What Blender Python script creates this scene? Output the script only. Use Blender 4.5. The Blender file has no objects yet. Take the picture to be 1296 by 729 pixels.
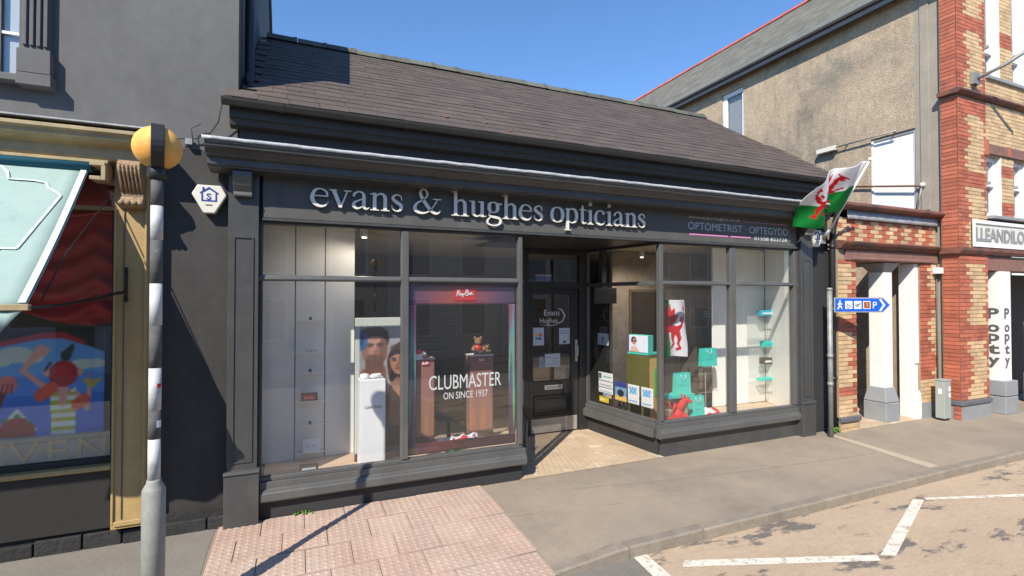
import bpy, bmesh, math, random
import numpy as np
from mathutils import Vector, Matrix, Euler

S = bpy.context.scene
COL = S.collection
R = math.radians
rnd = random.Random(7)

# ------------------------------------------------------------------ camera, sky, sun, exposure
CAM_Z = 2.37                                   # pavement is z = 0, shop front is the plane y = 5.9
cam_d = bpy.data.cameras.new('camera'); cam = bpy.data.objects.new('camera', cam_d); COL.objects.link(cam)
cam_d.sensor_width = 36; cam_d.lens = 36 * 630 / 1296
cam_d.clip_start = 0.05; cam_d.clip_end = 2000
cam.location = (0, 0, CAM_Z)
cam.rotation_euler = Euler((R(90) + math.atan(.0155), 0, R(-23.2)), 'XYZ')
S.camera = cam

SUN = Vector((1.02, 1.0, -1.28)).normalized()  # direction the light travels
W = bpy.data.worlds.new('World'); S.world = W; W.use_nodes = True
nt = W.node_tree; nt.nodes.clear()
wo = nt.nodes.new('ShaderNodeOutputWorld'); bg = nt.nodes.new('ShaderNodeBackground'); sk = nt.nodes.new('ShaderNodeTexSky')
sk.sky_type = 'NISHITA'; sk.sun_disc = False
sk.sun_elevation = math.asin(-SUN.z); sk.sun_rotation = math.atan2(-SUN.x, -SUN.y)
sk.altitude = 60; sk.air_density = 1.2; sk.dust_density = 0.0; sk.ozone_density = 10
bg.inputs['Strength'].default_value = 0.145
nt.links.new(sk.outputs[0], bg.inputs[0]); nt.links.new(bg.outputs[0], wo.inputs[0])
sl = bpy.data.lights.new('sun', 'SUN'); sl.energy = 4.9; sl.angle = R(.5); sl.color = (1, .925, .80)
so = bpy.data.objects.new('sun', sl); COL.objects.link(so)
so.rotation_euler = SUN.to_track_quat('-Z', 'Y').to_euler(); so.location = (-8, -8, 14)
S.view_settings.view_transform = 'Standard'; S.view_settings.look = 'None'
S.view_settings.exposure = 0.5; S.view_settings.gamma = 1; S.view_settings.use_curve_mapping = False
S.render.engine = 'CYCLES'
S.cycles.max_bounces = 8; S.cycles.diffuse_bounces = 6; S.cycles.glossy_bounces = 4
S.cycles.transparent_max_bounces = 24; S.cycles.caustics_reflective = False; S.cycles.caustics_refractive = False
S.cycles.use_denoising = True

# ------------------------------------------------------------------ materials
def lin(c):
    return tuple(((v / 255) / 12.92 if v / 255 <= .04045 else ((v / 255 + .055) / 1.055) ** 2.4) for v in c[:3])

MATS = {}
def mat(name, col, rough=.6, var=.0, scale=6, bump=0, bscale=60, metal=0, spec=.5, col2=None, mixscale=3, lo=.45, hi=.6,
        piece=0, trans=0, stretch=None, coat=0, grain=0, gscale=160, streak=0):
    """col linear; var: brightness noise; col2: blotches of a second colour; piece: random tone per piece"""
    m = bpy.data.materials.new(name); m.use_nodes = True; MATS[name] = m
    n = m.node_tree.nodes; L = m.node_tree.links; b = n['Principled BSDF']
    b.inputs['Roughness'].default_value = rough; b.inputs['Metallic'].default_value = metal
    b.inputs['Specular IOR Level'].default_value = spec
    if coat: b.inputs['Coat Weight'].default_value = coat; b.inputs['Coat Roughness'].default_value = .12
    if trans: b.inputs['Subsurface Weight'].default_value = 0
    tc = n.new('ShaderNodeNewGeometry'); pos = tc.outputs['Position']
    if stretch:
        mp = n.new('ShaderNodeMapping'); mp.inputs['Scale'].default_value = stretch
        L.new(pos, mp.inputs['Vector']); pos = mp.outputs['Vector']
    def noise(sc, det=6, r=.6):
        t = n.new('ShaderNodeTexNoise'); t.inputs['Scale'].default_value = sc; t.inputs['Detail'].default_value = det
        t.inputs['Roughness'].default_value = r; L.new(pos, t.inputs['Vector']); return t.outputs['Fac']
    cur = None
    def rgb(c):
        q = n.new('ShaderNodeRGB'); q.outputs[0].default_value = (*c, 1); return q.outputs[0]
    cur = rgb(col)
    if col2 is not None:
        mr = n.new('ShaderNodeMapRange'); mr.inputs['From Min'].default_value = lo; mr.inputs['From Max'].default_value = hi
        L.new(noise(mixscale, 8, .68), mr.inputs['Value'])
        mx = n.new('ShaderNodeMix'); mx.data_type = 'RGBA'
        L.new(mr.outputs[0], mx.inputs['Factor']); L.new(cur, mx.inputs['A']); L.new(rgb(col2), mx.inputs['B']); cur = mx.outputs['Result']
    def bright(fac_socket, amp):
        nonlocal cur
        mr = n.new('ShaderNodeMapRange'); mr.inputs['From Min'].default_value = .25 if amp[0] else 0; mr.inputs['From Max'].default_value = .75 if amp[0] else 1
        mr.inputs['To Min'].default_value = 1 - amp[1]; mr.inputs['To Max'].default_value = 1 + amp[1]
        L.new(fac_socket, mr.inputs['Value'])
        mx = n.new('ShaderNodeVectorMath'); mx.operation = 'SCALE'
        L.new(cur, mx.inputs[0]); L.new(mr.outputs[0], mx.inputs['Scale']); cur = mx.outputs[0]
    if var:
        bright(noise(scale), (1, var)); bright(noise(scale * 9, 4), (1, var * .6))
    if grain:
        bright(noise(gscale, 2, .8), (1, grain)); bright(noise(gscale * .31, 3, .7), (1, grain * .6))
    if streak:                                        # run-off streaks and patchy repaint, long in z
        mp2 = n.new('ShaderNodeMapping'); mp2.inputs['Scale'].default_value = (5, 5, .55); L.new(tc.outputs['Position'], mp2.inputs['Vector'])
        t2 = n.new('ShaderNodeTexNoise'); t2.inputs['Scale'].default_value = 1.6; t2.inputs['Detail'].default_value = 5; L.new(mp2.outputs[0], t2.inputs['Vector'])
        bright(t2.outputs['Fac'], (1, streak))
    if piece:
        oi = n.new('ShaderNodeObjectInfo'); g = n.new('ShaderNodeNewGeometry')
        ad = n.new('ShaderNodeMath'); ad.operation = 'ADD'; L.new(oi.outputs['Random'], ad.inputs[0]); L.new(g.outputs['Random Per Island'], ad.inputs[1])
        fr = n.new('ShaderNodeMath'); fr.operation = 'FRACT'; L.new(ad.outputs[0], fr.inputs[0])
        bright(fr.outputs[0], (0, piece))
    L.new(cur, b.inputs['Base Color'])
    if bump:
        bp = n.new('ShaderNodeBump'); bp.inputs['Strength'].default_value = bump; bp.inputs['Distance'].default_value = .02
        L.new(noise(bscale, 4), bp.inputs['Height']); L.new(bp.outputs[0], b.inputs['Normal'])
    return m

def print_mat(name, rough=.5, spec=.4):
    m = bpy.data.materials.new(name); m.use_nodes = True
    n = m.node_tree.nodes; b = n['Principled BSDF']; b.inputs['Roughness'].default_value = rough; b.inputs['Specular IOR Level'].default_value = spec
    a = n.new('ShaderNodeAttribute'); a.attribute_name = 'Col'
    m.node_tree.links.new(a.outputs['Color'], b.inputs['Base Color']); return m

def glass_mat(name, tint=(.97, .98, .97), refl=1.45):
    m = bpy.data.materials.new(name); m.use_nodes = True
    n = m.node_tree.nodes; L = m.node_tree.links; n.clear()
    o = n.new('ShaderNodeOutputMaterial'); mx = n.new('ShaderNodeMixShader'); t = n.new('ShaderNodeBsdfTransparent'); g = n.new('ShaderNodeBsdfGlossy')
    t.inputs[0].default_value = (*tint, 1); g.inputs['Roughness'].default_value = .0; g.inputs[0].default_value = (1, 1, 1, 1)
    ge = n.new('ShaderNodeNewGeometry'); dt = n.new('ShaderNodeVectorMath'); dt.operation = 'DOT_PRODUCT'
    L.new(ge.outputs['Normal'], dt.inputs[0]); L.new(ge.outputs['Incoming'], dt.inputs[1])
    def mth(op, a, b_=None):
        q = n.new('ShaderNodeMath'); q.operation = op; q.use_clamp = op != 'ABSOLUTE'
        for i, v in enumerate((a, b_)):
            if v is None: continue
            if isinstance(v, (int, float)): q.inputs[i].default_value = v
            else: L.new(v, q.inputs[i])
        return q.outputs[0]
    # reflectance of a pane (both faces together), the same from either side
    c1 = mth('SUBTRACT', 1.0, mth('ABSOLUTE', dt.outputs['Value'], None)); fr_ = mth('MULTIPLY_ADD', mth('POWER', c1, 5.0), .92)
    fr_.node.inputs[2].default_value = .08
    mu = n.new('ShaderNodeMath'); mu.operation = 'MULTIPLY'; mu.inputs[1].default_value = refl; mu.use_clamp = True
    L.new(fr_, mu.inputs[0]); L.new(mu.outputs[0], mx.inputs[0]); L.new(t.outputs[0], mx.inputs[1]); L.new(g.outputs[0], mx.inputs[2]); df = n.new('ShaderNodeBsdfDiffuse'); df.inputs[0].default_value = (.8, .8, .76, 1); m2 = n.new('ShaderNodeMixShader'); m2.inputs[0].default_value = .018
    L.new(mx.outputs[0], m2.inputs[1]); L.new(df.outputs[0], m2.inputs[2]); L.new(m2.outputs[0], o.inputs[0])
    return m

def thin_plastic(name, col, clear=.8):
    m = bpy.data.materials.new(name); m.use_nodes = True
    n = m.node_tree.nodes; L = m.node_tree.links; b = n['Principled BSDF']; b.inputs['Base Color'].default_value = (*col, 1); b.inputs['Roughness'].default_value = .12
    t = n.new('ShaderNodeBsdfTransparent'); mx = n.new('ShaderNodeMixShader'); mx.inputs[0].default_value = clear
    L.new(b.outputs[0], mx.inputs[1]); L.new(t.outputs[0], mx.inputs[2]); L.new(mx.outputs[0], n['Material Output'].inputs[0]); return m

def clear_mat(name, tint):
    m = bpy.data.materials.new(name); m.use_nodes = True
    n = m.node_tree.nodes; n.clear()
    o = n.new('ShaderNodeOutputMaterial'); t = n.new('ShaderNodeBsdfTransparent'); t.inputs[0].default_value = (*tint, 1)
    m.node_tree.links.new(t.outputs[0], o.inputs[0]); return m

M = {}
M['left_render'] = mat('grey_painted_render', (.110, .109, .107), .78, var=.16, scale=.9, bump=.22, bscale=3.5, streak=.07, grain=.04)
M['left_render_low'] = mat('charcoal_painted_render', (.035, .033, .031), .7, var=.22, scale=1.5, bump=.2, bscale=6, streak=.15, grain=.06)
M['dark_plinth'] = mat('dark_rubble_stone', (.022, .021, .021), .85, var=.3, scale=9, bump=.8, bscale=22, piece=.3)
M['paint'] = mat('charcoal_gloss_paint', (.060, .061, .061), .36, var=.13, scale=2.2, streak=.10, grain=.05, col2=(.085, .083, .078), mixscale=1.8, lo=.52, hi=.75)
M['paint_lit'] = mat('charcoal_paint_lit_copy', (.098, .098, .095), .4, var=.12, scale=3, streak=.08, grain=.05)  # lighter copy of the charcoal paint; the sunlit tone is in the colour
M['paint_sign'] = mat('sign_board_paint', (.098, .096, .09), .45, var=.08, scale=2, spec=.25, streak=.10, grain=.03)
M['door_paint'] = mat('door_black_paint', (.028, .028, .029), .35, var=.08, scale=4)
M['shop_wall'] = mat('shop_upper_wall', (.03, .03, .032), .7, var=.1, scale=4)
M['lead'] = mat('lead_flashing', (.40, .41, .42), .42, var=.3, scale=7, bump=.4, bscale=18)
M['slate'] = mat('purple_brown_slate', (.086, .066, .054), .74, var=.14, scale=4, bump=.2, bscale=50, piece=.12, col2=(.115, .09, .07), mixscale=1.6, lo=.5, hi=.8, grain=.10, gscale=60)
M['ridge'] = mat('mossy_ridge_tile', (.10, .105, .085), .8, var=.25, scale=8, piece=.2, bump=.3)
M['gutter'] = mat('brown_black_gutter', (.030, .026, .022), .5, var=.2, scale=5)
M['lichen'] = mat('orange_lichen', (.32, .16, .04), .9, var=.2)
M['chrome_letter'] = mat('brushed_steel_letter', (.72, .70, .64), .4, metal=.1, var=.05)
M['white_vinyl'] = mat('white_vinyl', (.72, .73, .74), .5)
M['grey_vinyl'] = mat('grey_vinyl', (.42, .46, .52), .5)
M['tan_vinyl'] = mat('tan_vinyl', (.58, .54, .48), .5)
M['pink_vinyl'] = mat('pink_vinyl', (.62, .24, .46), .5)
M['white_panel'] = mat('white_display_panel', (.86, .86, .83), .55, var=.03, scale=2)
M['seam'] = mat('panel_seam_dark', (.10, .10, .10), .6)
M['deck'] = mat('beech_display_deck', (.60, .44, .31), .5, var=.2, scale=5, stretch=(1, 8, 1))
M['ceil'] = mat('cream_ceiling', (.82, .76, .62), .8, var=.04)
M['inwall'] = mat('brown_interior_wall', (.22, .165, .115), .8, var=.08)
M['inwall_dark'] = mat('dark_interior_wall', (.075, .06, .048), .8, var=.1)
M['infloor'] = mat('brown_carpet', (.30, .23, .17), .95, var=.15, scale=20)
M['wood_dark'] = mat('dark_wood', (.07, .04, .028), .5, var=.25, scale=4, stretch=(9, 9, 1))
M['wood_counter'] = mat('counter_wood', (.30, .18, .10), .5, var=.2, scale=4, stretch=(1, 1, 9))
M['black'] = mat('matt_black', (.012, .012, .013), .5)
M['black_rubber'] = mat('black_plastic', (.02, .02, .021), .42)
M['white_box'] = mat('white_card', (.80, .81, .84), .5, var=.02)
M['red'] = mat('red_card', (.55, .02, .025), .45)
M['red_toy'] = mat('red_plush', (.62, .025, .03), .85, var=.15, scale=30, bump=.5, bscale=120)
M['teal'] = mat('turquoise_card', (.045, .56, .47), .5, var=.05)
M['teal_blue'] = mat('turquoise_blue_card', (.03, .40, .55), .5)
M['green_print'] = mat('green_card', (.04, .38, .05), .5)
M['olive'] = mat('olive_gold_plinth', (.11, .10, .022), .35, var=.2, scale=3, stretch=(1, 1, .4))
M['yellow_tan'] = mat('yellow_tan_plinth', (.55, .37, .13), .45, var=.1)
M['steel'] = mat('galvanised_steel', (.27, .27, .26), .55, metal=.3, var=.25, scale=10)
M['bright_steel'] = mat('brushed_aluminium', (.62, .60, .57), .35, metal=.6, var=.1, scale=8)
M['kick'] = mat('aluminium_kick_plate', (.40, .37, .33), .45, metal=.3, var=.15, scale=5)
M['pole_grey'] = mat('grey_pole_sleeve', (.27, .27, .25), .6, metal=.0, var=.15, scale=12, bump=.15, bscale=60)
M['pole_dark'] = mat('dark_pole_band', (.085, .085, .085), .8, var=.25, scale=14, col2=(.19, .19, .18), mixscale=11, lo=.55, hi=.75)
M['pole_white'] = mat('white_pole_band', (.52, .53, .53), .6, var=.10, scale=16, col2=(.33, .33, .32), mixscale=9, lo=.5, hi=.7)
M['amber'] = mat('amber_globe_plastic', (.84, .46, .12), .6, var=.10, scale=8, spec=.3, col2=(.70, .30, .05), mixscale=5, lo=.45, hi=.75)
M['tan_paint'] = mat('tan_painted_wood', (.40, .275, .115), .55, var=.12, scale=5, bump=.1, bscale=30, streak=.12)
M['tan_pale'] = mat('pale_tan_paint', (.34, .265, .15), .6, var=.18, scale=5, streak=.12)
M['gold_console'] = mat('gilded_console', (.30, .20, .115), .45, var=.35, scale=30, bump=.6, bscale=70, metal=.2)
M['shop_black'] = mat('left_shop_dark_riser', (.022, .02, .018), .6, var=.1)
M['awning'] = mat('turquoise_canvas', (.29, .395, .36), .8, var=.06, scale=6, col2=(.20, .34, .31), mixscale=5, lo=.58, hi=.8)
M['awning_dark'] = mat('dark_blue_canvas', (.02, .12, .16), .8)
M['awning_trim'] = mat('pale_canvas_trim', (.50, .60, .56), .85, var=.1, scale=12)
M['curtain'] = mat('deep_red_satin', (.50, .012, .022), .5, var=.15, scale=6)
M['iron'] = mat('black_iron', (.02, .02, .02), .5, metal=.3)
M['board'] = mat('weathered_board', (.46, .39, .31), .7, var=.2, scale=5)
M['letter_wood'] = mat('tan_letter_wood', (.66, .46, .25), .6, var=.15)
M['upvc'] = mat('white_upvc', (.78, .79, .80), .35)
M['white_paint'] = mat('white_masonry_paint', (.78, .77, .74), .7, var=.04, scale=4)
M['grey_stone'] = mat('grey_painted_stone', (.27, .28, .29), .7, var=.08, scale=5)
M['blue_brick'] = mat('blue_black_brick', (.11, .11, .125), .6, var=.2, scale=9, piece=.15)
M['red_brick'] = mat('red_brick', (.42, .125, .072), .78, var=.14, scale=12, piece=.22, bump=.25, bscale=90, col2=(.20, .085, .06), mixscale=2.4, lo=.56, hi=.75, streak=.10)
M['yellow_brick'] = mat('buff_brick', (.57, .40, .225), .78, var=.14, scale=12, piece=.17, bump=.25, bscale=90, col2=(.30, .21, .13), mixscale=2.2, lo=.58, hi=.78, streak=.10)
M['mortar'] = mat('mortar', (.30, .235, .165), .9, var=.15, scale=10)
M['terracotta'] = mat('red_terracotta_moulding', (.20, .075, .05), .75, var=.25, scale=8, col2=(.07, .05, .045), mixscale=4, lo=.45, hi=.62)
M['lintel'] = mat('brown_stone_lintel', (.22, .115, .09), .75, var=.25, scale=8)
M['roughcast'] = mat('tan_roughcast_render', (.41, .325, .23), .9, var=.16, scale=1.6, bump=.9, bscale=34, col2=(.225, .20, .155), mixscale=.75, lo=.50, hi=.68, grain=.20, gscale=26, streak=.10)
M['render_strip'] = mat('smooth_cement_strip', (.31, .275, .22), .85, var=.12, scale=3, bump=.2, bscale=40)
M['slate_grey'] = mat('grey_green_slate', (.155, .15, .125), .85, var=.2, scale=3, piece=.15)
M['ridge_red'] = mat('red_ridge_tile', (.50, .10, .055), .75, var=.2, scale=6, piece=.2)
M['zinc_gutter'] = mat('grey_gutter', (.24, .25, .25), .5, var=.1)
M['soffit'] = mat('brown_soffit', (.15, .12, .09), .7)
M['blue_sign'] = mat('blue_sign_face', (.01, .10, .62), .35)
M['brown_sign'] = mat('brown_sign_face', (.32, .06, .02), .4)
M['cabinet'] = mat('grey_green_cabinet', (.33, .36, .33), .55, var=.06, scale=6)
M['logo_blue'] = mat('alarm_blue', (.01, .035, .28), .5)
M['cream_plastic'] = mat('cream_alarm_plastic', (.66, .64, .56), .45, var=.04)
M['leaf'] = mat('weed_leaf', (.10, .22, .03), .7, var=.2)
M['cable'] = mat('black_cable', (.02, .02, .02), .6)
M['kerb'] = mat('granite_kerb', (.245, .21, .165), .8, var=.2, scale=6, bump=.3, bscale=60, piece=.10, grain=.15, gscale=100)
M['pavement'] = mat('tan_grey_tarmac', (.33, .272, .205), .9, var=.09, scale=.9, bump=.5, bscale=150, col2=(.255, .212, .163), mixscale=.8, lo=.42, hi=.66, grain=.13, gscale=120)
M['pavement_left'] = mat('grey_tarmac', (.21, .19, .16), .9, var=.12, scale=3, bump=.4, bscale=120, grain=.14, gscale=120)
M['slab'] = mat('pink_tactile_slab', (.44, .335, .27), .85, var=.12, scale=3, bump=.15, bscale=110, piece=.05, col2=(.41, .27, .21), mixscale=1.2, lo=.42, hi=.72, grain=.12, gscale=110)
M['joint'] = mat('dark_slab_joint', (.19, .14, .115), .95)
M['doorfloor'] = mat('tan_ribbed_floor', (.48, .365, .25), .75, var=.16, scale=2.2, bump=.15, bscale=60, col2=(.62, .53, .41), mixscale=2.3, lo=.55, hi=.65, grain=.1, gscale=80)
M['asphalt'] = mat('grey_asphalt', (.19, .175, .15), .92, var=.14, scale=4, bump=.4, bscale=160, grain=.2, gscale=110)
M['buff'] = mat('buff_worn_road_surface', (.455, .345, .24), .92, var=.09, scale=1.7, bump=.5, bscale=160, col2=(.16, .14, .12), mixscale=3.2, lo=.55, hi=.60, stretch=(.42, 1, 1), grain=.15, gscale=110)
M['line'] = mat('white_road_paint', (.66, .62, .53), .75, var=.10, scale=20, col2=(.43, .345, .25), mixscale=14, lo=.53, hi=.60, grain=.14, gscale=90)
M['conc'] = mat('pale_concrete_strip', (.44, .36, .265), .85, var=.1, scale=6)
M['skin'] = mat('unused_tan', (.5, .3, .2), .7)
M['acrylic'] = thin_plastic('clear_grey_acrylic', (.62, .64, .62))
M['print'] = print_mat('printed_sheet'); M['print_cloth'] = print_mat('printed_cloth', .8, .2)
M['glass'] = glass_mat('window_glass'); M['glass_clear'] = clear_mat('glass_inner_face', (.99, .99, .99))
M['opp_cream'] = mat('cream_house_render', (.66, .62, .54), .8, var=.08); M['opp_grey'] = mat('grey_house_render', (.55, .55, .54), .8, var=.08)
M['opp_stone'] = mat('brown_house_stone', (.50, .44, .36), .8, var=.2, scale=5)

# ------------------------------------------------------------------ builders
ORG = {}
def tag(o, label=None, cat=None, group=None, kind=None):
    if label: o['label'] = label
    if cat: o['category'] = cat
    if group: o['group'] = group
    if kind: o['kind'] = kind
    return o
def org(p): return ORG.get(p.name, Vector((0, 0, 0))) if p else Vector((0, 0, 0))
def thing(name, label, cat, loc=(0, 0, 0), group=None, kind=None):
    o = bpy.data.objects.new(name, None); COL.objects.link(o); o.location = loc
    o.empty_display_size = .1
    ORG[o.name] = Vector(loc); return tag(o, label, cat, group, kind)

class MB:
    def __init__(s): s.v = []; s.f = []; s.mi = []; s.ms = []; s.sm = []
    def m(s, name):
        if name not in s.ms: s.ms.append(name)
        return s.ms.index(name)
    def add(s, vs, fs, mt, smooth=False):
        b = len(s.v); s.v += [tuple(v) for v in vs]; i = s.m(mt)
        for f in fs: s.f.append([b + k for k in f]); s.mi.append(i); s.sm.append(smooth)
        return s
    def box(s, x0, x1, y0, y1, z0, z1, mt):
        return s.add([(x0, y0, z0), (x1, y0, z0), (x1, y1, z0), (x0, y1, z0), (x0, y0, z1), (x1, y0, z1), (x1, y1, z1), (x0, y1, z1)],
                     [(3, 2, 1, 0), (4, 5, 6, 7), (0, 1, 5, 4), (1, 2, 6, 5), (2, 3, 7, 6), (3, 0, 4, 7)], mt)
    def obox(s, o, ux, uy, uz, mt):                 # box from corner o and three edge vectors
        o, ux, uy, uz = map(Vector, (o, ux, uy, uz))
        vs = [o, o + ux, o + ux + uy, o + uy, o + uz, o + ux + uz, o + ux + uy + uz, o + uy + uz]
        return s.add(vs, [(3, 2, 1, 0), (4, 5, 6, 7), (0, 1, 5, 4), (1, 2, 6, 5), (2, 3, 7, 6), (3, 0, 4, 7)], mt)
    def prism(s, pts, e, mt):                       # planar polygon (3D points) extruded by vector e
        n = len(pts); e = Vector(e); P = [Vector(p) for p in pts]
        vs = P + [p + e for p in P]
        return s.add(vs, [list(range(n))[::-1], list(range(n, 2 * n))] + [(i, (i + 1) % n, n + (i + 1) % n, n + i) for i in range(n)], mt)
    def profx(s, prof, x0, x1, mt):                 # (y,z) profile swept along x
        return s.prism([(x0, y, z) for y, z in prof], (x1 - x0, 0, 0), mt)
    def tube(s, pts, r, mt, n=10, caps=True):
        pts = [Vector(p) for p in pts]; k = len(pts); rs = r if isinstance(r, (list, tuple)) else [r] * k
        vs = []; prev = None
        for i, p in enumerate(pts):
            d = (pts[min(i + 1, k - 1)] - pts[max(i - 1, 0)]).normalized()
            if prev is None: a = d.cross(Vector((0, 0, 1)) if abs(d.z) < .9 else Vector((1, 0, 0))).normalized()
            else: a = (prev - d * prev.dot(d)).normalized()
            prev = a; b = d.cross(a)
            for j in range(n):
                t = 2 * math.pi * j / n; vs.append(p + (a * math.cos(t) + b * math.sin(t)) * rs[i])
        fs = [(i * n + j, i * n + (j + 1) % n, (i + 1) * n + (j + 1) % n, (i + 1) * n + j) for i in range(k - 1) for j in range(n)]
        s.add(vs, fs, mt, True)
        if caps:
            s.add(vs[:n], [list(range(n))[::-1]], mt); s.add(vs[-n:], [list(range(n))], mt)
        return s
    def lathe(s, c, prof, mt, n=20):                # prof: (r,z) from bottom to top
        vs = []; k = len(prof)
        for r, z in prof:
            for j in range(n):
                t = 2 * math.pi * j / n; vs.append((c[0] + r * math.cos(t), c[1] + r * math.sin(t), c[2] + z))
        fs = [(i * n + j, i * n + (j + 1) % n, (i + 1) * n + (j + 1) % n, (i + 1) * n + j) for i in range(k - 1) for j in range(n)]
        s.add(vs, fs, mt, True)
        s.add(vs[:n], [list(range(n))[::-1]], mt); s.add(vs[-n:], [list(range(n))], mt); return s
    def ball(s, c, r, mt, n=14, sc=(1, 1, 1), rot=None):
        vs = []; k = n // 2
        for i in range(k + 1):
            ph = math.pi * i / k
            for j in range(n):
                t = 2 * math.pi * j / n
                v = Vector((r * sc[0] * math.sin(ph) * math.cos(t), r * sc[1] * math.sin(ph) * math.sin(t), -r * sc[2] * math.cos(ph)))
                if rot: v = rot @ v
                vs.append(Vector(c) + v)
        fs = [(i * n + j, i * n + (j + 1) % n, (i + 1) * n + (j + 1) % n, (i + 1) * n + j) for i in range(k) for j in range(n)]
        return s.add(vs, fs, mt, True)
    def mesh(s, name, o=(0, 0, 0)):
        me = bpy.data.meshes.new(name)
        ox, oy, oz = o
        me.from_pydata([(x - ox, y - oy, z - oz) for x, y, z in s.v], [], s.f)
        for k in s.ms: me.materials.append(M[k])
        me.polygons.foreach_set('material_index', s.mi); me.polygons.foreach_set('use_smooth', s.sm)
        bm = bmesh.new(); bm.from_mesh(me); bmesh.ops.remove_doubles(bm, verts=bm.verts, dist=1e-6)
        bmesh.ops.recalc_face_normals(bm, faces=bm.faces); bm.to_mesh(me); bm.free()
        me.update(); return me
    def build(s, name, parent=None, bev=0, seg=2, loc=None):
        base = org(parent) if parent else Vector(loc or (0, 0, 0))
        me = s.mesh(name, base); o = bpy.data.objects.new(name, me); COL.objects.link(o)
        o.parent = parent; ORG[o.name] = base.copy()
        if not parent: o.location = base
        if bev:
            b = o.modifiers.new('edge', 'BEVEL'); b.width = bev; b.segments = seg; b.limit_method = 'ANGLE'; b.angle_limit = R(40)
        return o

def place(mesh, name, parent, loc, rot=None):       # one more object sharing a mesh (a brick, a slate, a slab ...)
    o = bpy.data.objects.new(name, mesh); COL.objects.link(o); o.parent = parent
    o.location = Vector(loc) - org(parent)
    if rot: o.rotation_euler = rot
    return o

def frame_from(p0, ux, uz): return Vector(p0), Vector(ux).normalized(), Vector(uz).normalized()

def text_mesh(body, height, depth=.004, width=None, shear=0, bold=0):
    """mesh of built-in-font text in the xz plane, lower left at 0, cap height = height, facing -y"""
    c = bpy.data.curves.new('lettering', 'FONT'); c.body = body; c.size = 1; c.extrude = 0; c.resolution_u = 3; c.shear = shear; c.offset = bold
    o = bpy.data.objects.new('lettering', c); COL.objects.link(o)
    dg = bpy.context.evaluated_depsgraph_get(); dg.update()
    me = bpy.data.meshes.new_from_object(o.evaluated_get(dg)); bpy.data.objects.remove(o)
    n = len(me.vertices); a = np.empty(n * 3); me.vertices.foreach_get('co', a); a = a.reshape(-1, 3)
    s = height / .70
    x = (a[:, 0] - a[:, 0].min()) * s; y = a[:, 1] * s
    if width: x *= width / max(x.max(), 1e-6)
    fs = [list(p.vertices) for p in me.polygons]; bpy.data.meshes.remove(me)
    return x, y, fs
def put_text(name, body, height, p0, ux, uz, mt, parent=None, depth=.002, width=None, shear=0, bold=0):
    x, y, fs = text_mesh(body, height, width=width, shear=shear, bold=bold)
    p0, ux, uz = frame_from(p0, ux, uz); nrm = ux.cross(uz)     # points to the viewer
    mb = MB(); vs = [p0 + ux * a + uz * b + nrm * depth for a, b in zip(x, y)]
    mb.add(vs, fs, mt)
    return mb.build(name, parent) if parent else mb

def sheet(name, parent, p0, ux, uz, w, h, fn, nx=40, nz=40, mt='print', disp=None, thick=.003, loc=None):
    """a real sheet (card, cloth, print) whose flat print is coloured per vertex by fn(u, v) -> sRGB"""
    p0, ux, uz = frame_from(p0, ux, uz); nr = ux.cross(uz)
    U, V = np.meshgrid(np.linspace(0, 1, nx + 1), np.linspace(0, 1, nz + 1))
    C = fn(U, V)
    base = org(parent) if parent else Vector(loc or p0)
    vs = []; dd = disp(U, V) if disp is not None else None
    for i in range(nz + 1):
        for j in range(nx + 1):
            p = p0 + ux * (U[i, j] * w) + uz * (V[i, j] * h)
            if dd is not None:
                dx, dn, dz = dd[0][i, j], dd[1][i, j], dd[2][i, j]; p = p + ux * dx + nr * dn + uz * dz
            vs.append(p - base)
    fs = [(i * (nx + 1) + j, i * (nx + 1) + j + 1, (i + 1) * (nx + 1) + j + 1, (i + 1) * (nx + 1) + j) for i in range(nz) for j in range(nx)]
    me = bpy.data.meshes.new(name); me.from_pydata([tuple(v) for v in vs], [], fs)
    at = me.color_attributes.new('Col', 'FLOAT_COLOR', 'POINT')
    c = np.clip(C, 0, 255) / 255.; l = np.where(c <= .04045, c / 12.92, ((c + .055) / 1.055) ** 2.4)
    l = np.concatenate([l, np.ones(l.shape[:2] + (1,))], axis=2).reshape(-1)
    at.data.foreach_set('color', l.astype(np.float32))
    me.materials.append(M[mt]); me.polygons.foreach_set('use_smooth', [True] * len(fs)); me.update()
    o = bpy.data.objects.new(name, me); COL.objects.link(o); o.parent = parent; ORG[o.name] = base.copy()
    if not parent: o.location = base
    sd = o.modifiers.new('thickness', 'SOLIDIFY'); sd.thickness = thick; sd.offset = -1
    return o

def blur(C, k=1):
    for _ in range(k):
        P = np.pad(C, ((1, 1), (1, 1), (0, 0)), 'edge'); C = (P[:-2, 1:-1] + P[2:, 1:-1] + P[1:-1, :-2] + P[1:-1, 2:] + 2 * P[1:-1, 1:-1]) / 6
    return C
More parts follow.
